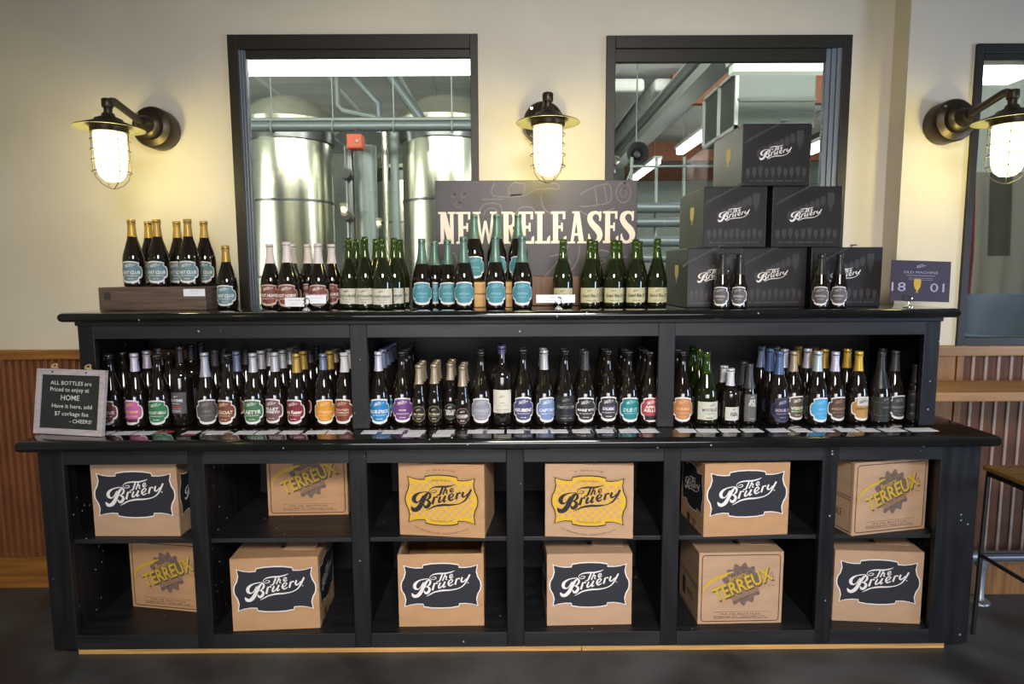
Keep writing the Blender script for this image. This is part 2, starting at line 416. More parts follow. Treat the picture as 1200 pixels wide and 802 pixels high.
# wainscot, right: cap, planks and battens
structure(obj('trim_3', bx(1.9, 4.5, .44, .48, 1.117, 1.163, .003), m_oakr))
tw = empty('trim_4', (2.0, .48, 0)); structure(tw)
def tchild(name, x0, x1, y0, y1, z0, z1, mt, b=.002):
    return obj(name, bx(x0 - 2.0, x1 - 2.0, y0 - .48, y1 - .48, z0, z1, b), mt, tw)
tchild('panel_board', 1.92, 2.086, .462, .48, .14, 1.117, m_oakv); tchild('panel_stile', 2.088, 2.118, .455, .48, .14, 1.117, m_oakv)
x = 2.118; pl = ba = None
while x < 3.2:
    if pl is None:
        pl = tchild('plank', x, x + .0455, .470, .48, .12, 1.117, m_plank); ba = tchild('batten', x + .0455, x + .0595, .464, .48, .12, 1.117, m_batten); bx0 = x
    else:
        for q in (pl, ba):
            k = q.copy(); COL.objects.link(k); k.parent = tw; k.location.x = x - bx0
    x += .0595
structure(obj('baseboard_right', bx(1.9, 4.5, .445, .48, ZF, .125, .003), m_oakv))
# drink ledge on the right wall
led = tag(obj('drink_ledge', bx(1.775, 4.2, .16, .462, .961, 1.001, .004), m_oakr), 'golden oak drink ledge along the plank wall at right', 'ledge')

# ------------------------------------------------------------------ the black cabinet
XL, XR = -1.847, 1.884
cab = tag(empty('display_cabinet', (0, .3, ZF)), 'long black cabinet with six bays of cardboard boxes', 'cabinet')
def part(root, name, bm, mt, smooth=False):
    o = obj(name, bm, mt, None, smooth); o.parent = root; o.matrix_parent_inverse = Matrix.Translation(-Vector(root.location)); return o
posts = [(-1.847, -1.748), (-1.259, -1.194), (-.621, -.552), (.0, .069), (.625, .692), (1.256, 1.318), (1.725, 1.884)]
def slab_bm(pts, z0, z1, bev, seg=4):
    bm = bmesh.new(); lo = [bm.verts.new((x, y, z0)) for x, y in pts]; hi = [bm.verts.new((x, y, z1)) for x, y in pts]; n = len(pts)
    bm.faces.new(lo[::-1]); bm.faces.new(hi)
    es = []
    for i in range(n):
        f = bm.faces.new((lo[i], lo[(i + 1) % n], hi[(i + 1) % n], hi[i]))
    bm.edges.ensure_lookup_table()
    es = [e for e in bm.edges if abs(e.verts[0].co.z - e.verts[1].co.z) < 1e-6]
    bmesh.ops.bevel(bm, geom=es, offset=bev, segments=seg, affect='EDGES', profile=.5)
    return bm
ctr = part(cab, 'countertop', slab_bm([(-1.885, -.06), (1.914, -.06), (1.914, .44), (1.788, .44), (1.788, .592), (-1.885, .592)], .826, .872, .018), m_top, True)
for a, b in posts: part(cab, 'post', bx(a, b, 0, .028, -.012, .826, .003), m_black)
for (a, b), (c, d) in zip(posts, posts[1:]):
    part(cab, 'top_rail', bx(b, c, .0005, .026, .762, .826, .0015), m_blackv)
    part(cab, 'bottom_rail', bx(b, c, .0005, .026, -.012, .0497, .0015), m_blackv)
divs = [(-1.83, -1.765)] + [(a + .013, b - .013) for a, b in posts[1:-1]] + [(1.745, 1.785)]
for a, b in divs: part(cab, 'divider_panel', bx(a, b, .028, .58, .0, .826), m_black)
for (a, b), (c, d) in zip(divs, divs[1:]):
    part(cab, 'bay_floor', bx(b, c, .026, .58, .03, .05), m_blackv)
    part(cab, 'bay_shelf', bx(b, c, .03, .58, .425, .443, .002), m_blackv)
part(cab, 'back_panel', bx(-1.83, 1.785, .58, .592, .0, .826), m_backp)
part(cab, 'side_panel', bx(1.786, 1.878, .028, .44, -.012, .826), m_black)
part(cab, 'side_panel', bx(-1.845, -1.83, .028, .592, -.012, .826), m_black)
for a, b in ((-1.757, .305), (.307, 1.80)): part(cab, 'toe_strip', bx(a, b, .012, .04, ZF, -.013, .002), m_pine)
for xx in (-1.79, 1.78): part(cab, 'foot_block', bx(xx - .05, xx + .05, .05, .45, ZF, -.012), m_black)

# hutch on the countertop
hut = tag(empty('bottle_hutch', (0, .35, .872)), 'black open hutch of three bays standing on the countertop', 'shelf')
H0 = .11
part(hut, 'top_slab', slab_bm([(-1.76, .05), (1.80, .05), (1.80, .47), (1.788, .475), (1.788, .592), (-1.76, .592)], 1.322, 1.359, .0165), m_top, True)
hp = [(-1.725, -1.66), (-.630, -.560), (.620, .688), (1.701, 1.765)]
for a, b in hp:
    part(hut, 'post', bx(a, b, H0, H0 + .026, .873, 1.322, .003), m_black)
    part(hut, 'divider_panel', bx(*((a + .002, a + .018) if a < -1.7 else (b - .018, b - .002) if a > 1.6 else (a + .029, b - .029)), H0 + .026, .58, .873, 1.322), m_black)
for (a, b), (c, d) in zip(hp, hp[1:]): part(hut, 'top_rail', bx(b, c, H0 + .0005, H0 + .024, 1.250, 1.322, .0015), m_blackv)
part(hut, 'cove_moulding', bx(-1.728, 1.768, H0 - .012, H0, 1.304, 1.322, .004), m_blackv)
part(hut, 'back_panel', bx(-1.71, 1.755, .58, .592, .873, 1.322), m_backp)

# ------------------------------------------------------------------ wall lamps
def sconce(name, x, ywall, zb, label, group='caged wall lamps above the cabinet', yaw=0, power=True):
    r = tag(empty(name, (x, ywall, zb), yaw), label, 'lamp', group)
    Mx = Matrix.Rotation(radians(90), 4, 'X')       # lathe axis +Z -> -Y
    bm = lathe(bmesh.new(), [(0, 0), (.088, 0), (.091, .006), (.091, .082), (.086, .090), (.072, .094), (.060, .100), (.058, .125), (.050, .132), (.040, .136), (.036, .15), (.026, .165), (.0, .166)], 32, M=Mx)
    obj('wall_mount', bm, m_bronze, r, True)
    b2 = bmesh.new(); tube(b2, [(-.055, -.094, .055), (-.055, -.099, .055)], .006, 8); obj('mount_screw', b2, m_chrome, r)
    L = .40
    pts = [(0, -.15, .0), (0, -.22, .012), (0, -L + .045, .040)] + [(0, -L + .045 - .045 * sin(t * pi / 2 / 5), .040 - .045 * (1 - cos(t * pi / 2 / 5)) + .0) for t in range(1, 6)]
    pts += [(0, -L, -.03)]
    obj('arm', tube(bmesh.new(), pts, .0155, 14), m_bronze, r, True)
    bm = lathe(bmesh.new(), [(0, 0), (.020, 0), (.022, .006), (.022, .03), (.019, .034), (0, .034)], 16, M=Matrix.Translation((0, -L, .005)) @ Matrix.Rotation(radians(0), 4, 'X'))
    obj('elbow', bm, m_bronze, r, True)
    T = Matrix.Translation((0, -L, 0))
    bm = lathe(bmesh.new(), [(.0, -.018), (.022, -.018), (.026, -.03), (.050, -.040), (.056, -.050), (.128, -.076), (.130, -.079), (.126, -.0795), (.056, -.056), (.03, -.056)], 40, mi=lambda i: 1 if i >= 6 else 0, M=T)
    obj('shade', bm, [m_bronze, m_hatin], r, True)
    bm = lathe(bmesh.new(), [(.030, -.054), (.068, -.054), (.069, -.060), (.069, -.090), (.066, -.094), (.03, -.094)], 32, M=T)
    obj('glass_collar', bm, m_bronze, r, True)
    bm = lathe(bmesh.new(), [(.056, -.094), (.0585, -.10), (.0575, -.20), (.053, -.245), (.043, -.270), (.026, -.285), (0, -.290)], 28, M=T)
    j = obj('glass_jar', bm, m_jar, r, True)
    ld = bpy.data.lights.new('lamp_bulb', 'POINT'); ld.energy = 12; ld.color = (1, .85, .26); ld.shadow_soft_size = .045
    lo = bpy.data.objects.new('lamp_bulb', ld); COL.objects.link(lo); lo.parent = r; lo.location = (0, -L, -.19)
    bm = bmesh.new()
    for k in range(4):
        a = k * pi / 2 + pi / 5
        prof = [(.070, -.09), (.071, -.24), (.062, -.275), (.040, -.300), (.012, -.314), (0, -.316)]
        tube(bm, [(q * sin(a), -L + q * cos(a), z) for q, z in prof], 0.0015, 6)
    for z in (-.125, -.165, -.205, -.25):
        tube(bm, [(.0705 * sin(2 * pi * k / 28), -L + .0705 * cos(2 * pi * k / 28), z) for k in range(28)], 0.0015, 6, True)
    obj('wire_cage', bm, m_cage, r, True)
    return r
sconce('wall_lamp', -1.594, WY, 2.172, 'lit caged wall lamp left of the left window')
sconce('wall_lamp', .176, WY, 2.188, 'lit caged wall lamp between the two windows above the sign')
sconce('wall_lamp', 1.962, .48, 2.160, 'lit caged wall lamp at the far right by the third window')
for k, (yy) in enumerate((-3.3, -6.4, -9.05)):
    sconce('wall_lamp', -2.95, yy, 2.70, 'lit caged wall lamp on the side wall of the tasting room, %s from the corner' % ('first', 'second', 'third')[k], 'caged wall lamps on the side wall', radians(90))

# ------------------------------------------------------------------ bottles
BEL = [(0, .004), (.030, .003), (.040, .0), (.0445, .006), (.045, .014), (.045, .112), (.0437, .132), (.040, .152), (.034, .172), (.0275, .193), (.0212, .215), (.0178, .235), (.0155, .26), (.0142, .285), (.0158, .287), (.0162, .292), (.0146, .296), (.0146, .3025), (.013, .305), (0, .305)]
BOR = [(0, .004), (.030, .003), (.038, .0), (.0425, .005), (.043, .012), (.043, .200), (.0418, .213), (.0365, .228), (.027, .241), (.0185, .252), (.0155, .264), (.0145, .30), (.0142, .318), (.0165, .319), (.0165, .327), (.0145, .3275), (.0145, .331), (0, .332)]
HALF = [(0, .004), (.026, .003), (.033, .0), (.0365, .005), (.037, .012), (.037, .128), (.036, .138), (.031, .149), (.022, .158), (.0165, .166), (.0148, .178), (.0142, .20), (.0140, .222), (.0158, .223), (.0158, .229), (.0142, .2295), (.0142, .2325), (0, .233)]
def prof(base, r, h):
    k = r / base[4][0]; q = h / base[-1][1]
    return [(a * (k if b < .18 else k + (1 - k) * .55), b * q) for a, b in base]
KINDS = {'belgian': (BEL, .0430, .305), 'bordeaux': (BOR, .0425, .332), 'slim': (BEL, .0310, .256), 'halfwine': (HALF, .037, .233),
         'jet': (BEL, .0305, .252), 'burgundy': (BEL, .0485, .304), 'dark_half': (BEL, .0320, .217), 'thin': (BEL, .0265, .246)}
_BM = {}
def bottle_mesh(kind, green):
    if (kind, green) not in _BM:
        b, r, h = KINDS[kind]; p = prof(b, r, h); bm = bmesh.new()
        lathe(bm, p, 32, mi=lambda i: 1 if p[i][1] > h * .70 else 0)
        me = bpy.data.meshes.new('bottle_glass'); bm.normal_update(); bm.to_mesh(me); bm.free()
        for q in me.polygons: q.use_smooth = True
        me.materials.append(m_green_body if green else m_brown_glass); me.materials.append(m_green_neck if green else m_brown_glass)
        _BM[(kind, green)] = me
    return _BM[(kind, green)]
def rad_at(p, z):
    for (r0, z0), (r1, z1) in zip(p[5:], p[6:]):
        if z0 <= z <= z1 and z1 > z0: return r0 + (r1 - r0) * (z - z0) / (z1 - z0)
    return p[5][0]
FOIL = {'lilac': 'c3bccb', 'silver': 'b4b3b8', 'grey': 'a8a9b2', 'gold': 'b08f45', 'white': 'cdcbce', 'tan': 'a3937c', 'blue': '4c6388', 'paleblue': 'b4c2c8', 'dark': '3a393c', 'black': '1d1c1e',
        'teal': '5f7c72', 'yellow': 'c7a13c', 'pinkwhite': 'd6cbc8', 'bluegrey': '76809a', 'purple': '55527a', 'graytan': '9a948c'}
def foil(n): return mat('foil_' + n, hx(FOIL[n]), .38, metal=.35 if n not in ('dark', 'black', 'white', 'pinkwhite') else 0)
_CM = {}
def capsule_mesh(kind, col, frac):
    key = (kind, col, frac)
    if key not in _CM:
        b, r, h = KINDS[kind]; p = prof(b, r, h); z0 = h * frac; q = [(rad_at(p, z0) + .0004, z0), (rad_at(p, z0) + .0009, z0 + .0003)]
        for i in range(1, 9):
            z = z0 + (h * .93 - z0) * i / 8; q.append((rad_at(p, z) + .0009, z))
        e = q[-1][0]
        q += [(e + .0022, h * .935), (e + .0024, h * .950), (e + .0004, h * .953), (e + .0004, h * .968), (e + .0018, h * .971), (e + .0018, h * .994), (e, h + .0012), (0, h + .0014)]
        bm = lathe(bmesh.new(), q, 28); me = bpy.data.meshes.new('capsule'); bm.normal_update(); bm.to_mesh(me); bm.free()
        for f in me.polygons: f.use_smooth = True
        me.set_sharp_from_angle(angle=radians(35)); me.materials.append(foil(col)); _CM[key] = me
    return _CM[key]
def crown_mesh(kind):
    key = (kind, 'crown')
    if key not in _CM:
        b, r, h = KINDS[kind]; p = prof(b, r, h); e = p[-3][0]; bm = bmesh.new(); n = 42; R = []
        for rr, z, fl in ((e + .0026, h - .0052, 1), (e + .0018, h - .002, .3), (e - .001, h + .0012, 0)):
            R.append([bm.verts.new(((rr + fl * .0007 * cos(pi * k)) * sin(2 * pi * k / n), -(rr + fl * .0007 * cos(pi * k)) * cos(2 * pi * k / n), z)) for k in range(n)])
        for a, b2 in zip(R, R[1:]):
            for k in range(n): bm.faces.new((a[k], a[(k + 1) % n], b2[(k + 1) % n], b2[k]))
        bm.faces.new(R[-1]); me = bpy.data.meshes.new('crown_cap'); bm.normal_update(); bm.to_mesh(me); bm.free(); me.materials.append(m_crown); _CM[key] = me
    return _CM[key]
def ink(h, r=.55): return mat('ink_' + h, hx(h), r)
def add_label(root, kind, L):
    r = KINDS[kind][1]; st = L.get('style', 'cart'); z0, z1 = L.get('z', (.014, .118)); zc = (z0 + z1) / 2; hh = (z1 - z0) / 2; hw = L.get('hw', r * 1.17)
    fld = ink(L['field'], L.get('rough', .5)); letc = ink(L.get('ink', 'ece6e0')); base = ink(L.get('base', 'e3dedc'))
    if st == 'cart':
        lb = wrapped(poly(cartouche(hw, hh)), 'label', base, root, r, zc, .0005)
        wrapped(poly([(x, y + hh * .045) for x, y in cartouche(hw * .905, hh * .85)]), 'label_field', fld, lb, r, zc, .0009)
    elif st == 'ellipse':
        lb = wrapped(poly(ellipse(hw, hh)), 'label', base, root, r, zc, .0005)
        wrapped(poly(ellipse(hw * .93, hh * .93)), 'label_field', fld, lb, r, zc, .0009)
    else:
        lb = wrapped(rect(-hw, -hh, hw, hh), 'label', fld, root, r, zc, .0005)
        if L.get('frame'): wrapped(outline([(-hw * .8, -hh * .5), (hw * .55, -hh * .5), (hw * .55, hh * .55), (-hw * .8, hh * .55)], .0014), 'label_frame', ink(L['frame']), lb, r, zc, .0009)
    ps = []
    if L.get('logo', 1):
        k = hw * L.get('lk', .55); ps.append(xf(LOGO_S, k, k, L.get('lx', 0), hh * L.get('ly', .58)))
    w = hw * 1.45
    for t in L.get('text', []):
        body, y, h = t[:3]; ww = t[3] if len(t) > 3 else None
        ps.append(text(body, h * (1.25 if h > .005 else 1), 0, y * hh, None if ww is None else min(1.6, ww * 1.1) * hw, 0, .15 if st == 'cart' else 0, .028))
    if L.get('rule'): ps += [rect(-w * .4, hh * y, w * .4, hh * y + .0007) for y in L['rule']]
    if ps: wrapped(join(*ps), 'label_lettering', letc, lb, r, zc, .0013)
    if L.get('band'):
        y0, y1, colr = L['band']; wrapped(rect(-hw * .55, hh * y0, hw * .55, hh * y1), 'label_band', ink(colr), lb, r, zc, .0011)
    return lb
def bottle(kind, x, y, z, rz=0, cap=('crown',), L=None, label='', group=None, sz=1, green=False, name='beer_bottle'):
    o = link(name, bottle_mesh(kind, green)); o.location = (x, y, z); o.rotation_euler.z = radians(rz); o.scale = (1, 1, sz)
    tag(o, label, 'bottle', group)
    if cap[0] == 'crown': link('crown_cap', crown_mesh(kind), o)
    elif cap[0] != 'none': link('capsule', capsule_mesh(kind, cap[0], cap[1] if len(cap) > 1 else .735), o)
    if L: add_label(o, kind, L)
    return o
ORD = ['first', 'second', 'third', 'fourth', 'fifth', 'sixth', 'seventh', 'eighth', 'ninth']

# lower row: x, kind, turn, cap, label, rows in depth, height factor, words for its look
def C(field, *tx, **k): return dict(field=field, text=list(tx), **k)
def T1(b, h=.010, w=1.35): return (b, -.02, h, w)
S1 = ('BELGIAN STYLE ALE', -.30, .0035, 1.0); S2 = ('750 ML', -.60, .0035, .5)
LOW = [
 (-1.657, 'belgian', 0, ('crown',), C('7a3c38', T1('D ABOVE'), S1, S2), 2, 1, 'maroon label beside the chalkboard'),
 (-1.552, 'belgian', 0, ('lilac', .76), C('bf5f98', ('BRUT ROSE', .05, .007, 1.2), S1, ink='e6d27a', band=(-.78, -.52, '54283c')), 3, 1.01, 'bright pink label and lilac foil'),
 (-1.456, 'belgian', 4, ('crown',), C('2f7a4c', T1('FRUCHT HELLE', .009), S1, S2), 2, .995, 'leaf green label and no foil'),
 (-1.372, 'bordeaux', 0, ('black', .80), dict(style='rect', field='4f4f56', z=(.055, .145), hw=.042, text=[('EN OTERRE', .25, .008, 1.2), ('RED BLEND', -.05, .0035, .7), ('CALIFORNIA', -.72, .0035, .9)], ly=.6, lk=.34, rule=(-.55, -.85), band=(-.5, -.25, '9a4438')), 3, 1.005, 'slate grey label and square shoulders'),
 (-1.259, 'belgian', 24, ('grey', .68), C('56504f', ('TRADE', .05, .006, .5), S1, ink='8a8380'), 3, 1.015, 'plain grey-brown label and broad grey foil'),
 (-1.165, 'belgian', 0, ('crown',), C('7b4330', T1('EGGOAT', .011), S1, S2, ink='e8d9b0'), 3, .995, 'russet label with yellowish lettering'),
 (-1.058, 'belgian', 2, ('silver', .745), C('3f7048', T1('LAETYR', .012), S1, S2), 3, 1.005, 'mid green label and silver foil'),
 (-.973, 'belgian', 0, ('silver', .745), C('6d4d4c', ('BILLET', .18, .008, 1.1), ('MERRETH', -.08, .008, 1.2), S2), 4, 1.005, 'mauve-brown label and silver foil'),
 (-.877, 'belgian', 0, ('gold', .745), C('7d2430', T1('tea Reser', .012), S1, S2), 4, .995, 'crimson label and gold foil'),
 (-.764, 'belgian', 16, ('bluegrey', .78), C('cf8f2c', ('Orange', 0, .009, 1.1), S1, S2, ink='e6b98c'), 4, .995, 'orange label'),
 (-.676, 'belgian', -8, ('white', .74), C('7c3d2a', ('BOUYSEN', .12, .006, 1.1), ('RAMBLER', -.1, .006, 1.1), S1, ink='d8b9a6'), 2, 1.005, 'rust brown label and white foil'),
 (-.531, 'belgian', 8, ('lilac', .745), C('1f7cb4', T1('BLUE-S\'RICK', .011, 1.5), S1, S2), 5, 1.02, 'bright blue label and lilac foil'),
 (-.438, 'belgian', 6, ('crown',), C('6c3f7e', ('PRUNE', .0, .005, .5), S1, S2), 4, 1.01, 'violet label'),
 (-.363, 'slim', 0, ('tan', .69), dict(style='ellipse', field='1a1714', base='8a7a52', ink='d9c9a0', z=(.020, .088), hw=.030, text=[('4th Xaior', -.02, .007, 1.5), ('2014', -.6, .005, .5)], rule=(-.3,), lk=.45, ly=.5), 3, 1, 'black oval label, first of four with tan foil'),
 (-.299, 'slim', 0, ('tan', .69), dict(style='ellipse', field='1a1714', base='8a7a52', ink='d9c9a0', z=(.020, .088), hw=.030, text=[('Or Xavier', -.02, .007, 1.5), ('2015', -.6, .005, .5)], rule=(-.3,), lk=.45, ly=.5), 3, 1.01, 'black oval label, second of four with tan foil'),
 (-.228, 'slim', 0, ('tan', .73), dict(style='ellipse', field='1b1b1b', base='77756c', ink='e4e0d8', z=(.020, .088), hw=.030, text=[('TEN OF', .08, .009, 1.3), ('BAND', -.25, .009, 1)], lk=.45, ly=.55), 3, 1, 'black oval label, third of four with tan foil'),
 (-.184, 'slim', 0, ('tan', .68), dict(style='ellipse', field='241416', base='8b6a62', ink='e4dcd4', z=(.016, .084), hw=.030, text=[('LOGGER', -.02, .009, 1.5), ('2015', -.6, .005, .5)], rule=(-.3,), lk=.45, ly=.5), 3, .98, 'black oval label, fourth of four with tan foil'),
 (-.104, 'belgian', 0, ('crown',), C('8b8b96', T1('CHOICE', .010, 1.2), S1, S2, ink='b9b6bd'), 3, 1.01, 'silver grey label'),
 (-.016, 'bordeaux', 0, ('purple', .90), dict(style='rect', field='cfc8ba', z=(.055, .152), hw=.044, ink='4c4a4a', text=[('CABERNET', -.12, .0028, .5), ('SAUVIGNON', -.72, .003, 1.1)], ly=.42, lk=.34, rule=(-.35, -.9)), 2, 1, 'plain cream label and purple neck'),
 (.0725, 'belgian', 0, ('crown',), C('474770', T1('REUBENS', .010), S1, S2), 2, 1.04, 'indigo label'),
 (.1610, 'belgian', 18, ('silver', .745), C('7187ad', T1('CAPTAIN', .009), S1, ink='dfe2ee'), 2, 1.025, 'powder blue label and silver foil'),
 (.249, 'belgian', 0, ('crown',), dict(style='rect', field='202022', z=(.018, .122), hw=.060, ink='8a8a88', text=[('TEMPTATION', .12, .009, 1.2), ('DARK ALE', -.75, .005, .8)], lk=.36, ly=.66, rule=(-.55, .35)), 2, 1.025, 'square black label and no foil'),
 (.333, 'belgian', 0, ('dark', .745), C('302d2a', T1('MARIE VITE', .008), S1, S2), 2, 1.01, 'charcoal label and dark grey foil, middle bay'),
 (.431, 'belgian', 0, ('crown',), C('34313a', ('DUSK', .0, .008, .9), S1, S2, band=(-.14, .2, '5f5a80')), 3, 1.01, 'dark slate label with a mauve band'),
 (.516, 'belgian', 5, ('crown',), C('1f7a80', T1('DUE IT', .012, 1.1), S1, ink='b7d6d4'), 3, 1.005, 'teal label'),
 (.604, 'belgian', 4, ('crown',), C('a9434c', ('APPLE', .22, .009, 1), ('KELLER', -.06, .009, 1.1), band=(-.85, -.5, '27201f')), 3, .995, 'coral red label half behind a post'),
 (.742, 'belgian', -6, ('crown',), C('b87b4c', ('DOUBLE', .05, .008, 1), S1, S2, ink='d9b48c'), 2, 1, 'apricot label'),
 (.844, 'burgundy', 5, ('none',), dict(style='rect', field='c6c4b2', z=(.022, .098), hw=.052, ink='4a5560', text=[('MYSTELLE', .1, .009, 1.1), ('ALE AGED IN OAK', -.3, .003, .8), ('BARRELS', -.78, .005, .5)], lk=.3, ly=.62, lx=.01), 3, 1, 'wide pale label and open green neck'),
 (.940, 'halfwine', 0, ('white', .70), dict(style='rect', field='c9c7bb', z=(.020, .076), hw=.036, ink='4d4a4a', text=[('BLANC', .12, .006, .7), ('TURBON', -.2, .006, .9)], lk=.3, ly=.66, rule=(-.6,)), 2, 1, 'small white label and white foil'),
 (1.020, 'jet', 10, ('dark', .60), dict(style='rect', field='5c5b58', z=(.014, .128), hw=.032, ink='d9d6ce', text=[('JET', .5, .011, .8), ('FUEL', .25, .011, .9), ('16 OZ', -.8, .004, .5)], lk=.4, ly=.8), 2, 1, 'slim grey label'),
 (1.138, 'belgian', 0, ('blue', .69), C('23233c', ('SOUR IN', -.02, .009, 1.2), S1, S2, base='3c3d55', ink='b9a9bb'), 3, 1, 'navy label and flared blue foil'),
 (1.219, 'belgian', 0, ('tan', .72), C('5b4d3e', T1('VISION', .010, 1.1), S1, S2, band=(-.3, -.12, '4f7a3c')), 3, .98, 'brown and green label and tan foil'),
 (1.299, 'belgian', 0, ('paleblue', .73), C('4aa0d0', ('SKY', .05, .006, .6), S1, S2, ink='8cc6e6'), 3, 1, 'sky blue label and pale foil'),
 (1.384, 'belgian', 0, ('lilac', .73), C('4c3a34', ('MISSION', 0, .007, 1.2), S1, S2, ink='b98a52'), 3, .98, 'dark brown label and lilac foil'),
 (1.483, 'belgian', 0, ('yellow', .73), C('b58a4a', ('CHINO BOI', .0, .007, 1.2), ink='3a2a20', band=(.25, .85, 'c9c4bc')), 2, .985, 'cream and ochre label and gold foil'),
 (1.570, 'belgian', 0, ('black', .50), dict(style='rect', field='24221f', z=(.012, .118), hw=.056, ink='8a8474', frame='7d7458', text=[('ANNIV', .15, .005, .5)], lk=.36, ly=.78), 1, .985, 'black label with thin gold frame'),
 (1.651, 'belgian', 0, ('dark', .72), C('3f3d40', ('RESERVE', 0, .007, 1.2), S1, S2, ink='8f8c90'), 2, .98, 'charcoal label and white rim, right bay'),
 (1.716, 'thin', 0, ('black', .70), dict(style='rect', field='1b1a19', z=(.014, .14), hw=.05, ink='6b6a60', text=[('* * *', .6, .02, 1.2), ('* * *', -.1, .02, 1.2), ('* * *', -.7, .02, 1.2)], logo=0), 1, 1, 'black speckled label, slim'),
]
SHORT = ['maroon-label', 'pink-label', 'leaf green-label', 'slate-label wine', 'plain grey-brown-label', 'russet-label', 'mid green-label', 'mauve-brown-label', 'crimson-label', 'orange-label', 'rust brown-label', 'bright blue-label', 'violet-label', 'first tan-foil', 'second tan-foil', 'third tan-foil', 'fourth tan-foil', 'silver grey-label', 'cream-label wine', 'indigo-label', 'powder blue-label', 'square black-label', 'dark-foil charcoal-label', 'mauve-band', 'teal-label', 'coral red-label', 'apricot-label', 'wide pale-label', 'small white-label wine', 'slim grey-label', 'navy-label', 'brown-green-label', 'sky blue-label', 'lilac-foil dark brown-label', 'ochre-label', 'gold-frame', 'white-rim charcoal-label', 'speckled black-label']
ZC = .8725
BACKCAP = {2: {2: ('lilac', .76), 3: ('graytan', .76)}, 5: {2: ('dark', .78), 3: ('dark', .78)}, 6: {2: ('bluegrey', .72), 3: ('dark', .78)}, 9: {2: ('gold', .745), 3: ('dark', .8), 4: ('dark', .8)},
           10: {2: ('gold', .745), 3: ('tan', .8), 4: ('dark', .8)}, 8: {2: ('silver', .745), 3: ('silver', .76), 4: ('tan', .85)}, 12: {2: ('bluegrey', .745), 3: ('bluegrey', .745), 4: ('bluegrey', .745), 5: ('bluegrey', .745)},
           31: {2: ('blue', .69), 3: ('bluegrey', .7)}, 32: {2: ('lilac', .73), 3: ('graytan', .73)}, 33: {2: ('lilac', .73), 3: ('gold', .73)}, 34: {2: ('gold', .73), 3: ('gold', .73)}}
for i, (x, kind, turn, cap, L, nb, hz, words) in enumerate(LOW):
    nm = 'wine_bottle' if kind in ('bordeaux', 'halfwine') else 'beer_bottle'
    green = kind in ('burgundy',)
    rr = KINDS[kind][1]
    y0 = .19 if kind not in ('slim', 'halfwine', 'jet', 'thin') else .175
    if i in (30, 32): y0 = .166
    if i in (31,): y0 = .212
    if i == 11: y0 = .181
    if i == 35: y0 = .178
    if i == 36: y0 = .214
    if i == 12: y0 = .207
    if i == 23: y0 = .207
    if i == 3: y0 = .212
    if i == 7: y0 = .206
    if i == 15: y0 = .215; x = -.236
    if i == 16: y0 = .155; x = -.180
    wd = 'wine' if nm == 'wine_bottle' else 'beer'
    if turn == 0: turn = -11 if x < -.6 else (11 if x > .7 else 0)
    fo = bottle(kind, x, y0, ZC, turn, cap, L, '%s bottle with %s, front row' % (wd, words), 'front row of bottles in the hutch', hz, green, nm)
    step = rr * 2 + (.006 if kind not in ('slim', 'thin') else .004) - (.0042 if i == 11 else 0)
    for k in range(2, nb + 1):
        c2 = BACKCAP.get(i + 1, {}).get(k)
        o = fo.copy(); COL.objects.link(o); o.location = (x + random.uniform(-.0012, .0012), y0 + step * (k - 1), ZC)
        o['label'] = '%s bottle back in the row behind the %s bottle' % (ORD[k - 1], SHORT[i]); o['group'] = 'rows of bottles behind the front row'
        for ch in fo.children:
            if c2 and ch.name.split('.')[0] in ('capsule', 'crown_cap'): link('capsule', capsule_mesh(kind, *c2), o)
            else: copy_tree(ch, o)

# top of the hutch
ZU = 1.3595
tart = dict(field='66838b', z=(.016, .116), text=[('TART CLUB', -.02, .011, 1.4), ('SOUR BLONDE ALE', -.32, .0035, 1.1), ('2015', -.6, .004, .4)])
port = dict(field='7d463a', z=(.016, .116), text=[('POST HORSE', -.02, .011, 1.45), ('BELGIAN STYLE ALE', -.32, .0035, 1.1)], base='c9b1a4')
teal = dict(field='4c8c9a', z=(.016, .116), text=[('NEPTUNE', -.02, .006, .8), ('BELGIAN STYLE ALE', -.32, .0035, 1.0)], ink='8fb9c0')
contra = dict(style='rect', field='c9c5b4', z=(.022, .088), hw=.050, ink='4a4740', text=[('CONTRABAND', .02, .008, 1.4), ('ALE AGED IN OAK', -.45, .003, .7), ('750 ML', -.75, .003, .4)], lk=.34, ly=.62, rule=(-.3,))
bleu = dict(style='rect', field='bcb691', z=(.022, .088), hw=.050, ink='4a4436', text=[('Grand Bleu 22', -.02, .011, 1.5), ('BARREL AGED', -.7, .003, .7)], lk=.30, ly=.6, lx=-.004)
slate = dict(field='5a5458', z=(.012, .088), text=[('IMPERIAL', 0, .006, 1.0), ('STOUT', -.35, .004, .6)], ink='b5b0b4', hw=.037)
def grp(spec, mk):
    first = None
    for (x, y, z, sz, rz, lab) in spec:
        if first is None: first = o = mk(x, y, z, sz, rz, lab)
        else:
            o = copy_tree(first); o.location = (x, y, z); o.scale.z = sz; o.rotation_euler.z = radians(rz); o['label'] = lab
def mk_(kind, cap, L, group, green=False):
    return lambda x, y, z, sz, rz, lab: bottle(kind, x, y, z, rz, cap, L, lab, group, sz, green)
ZR = 1.4575
w3_ = ['leftmost', 'middle', 'rightmost']
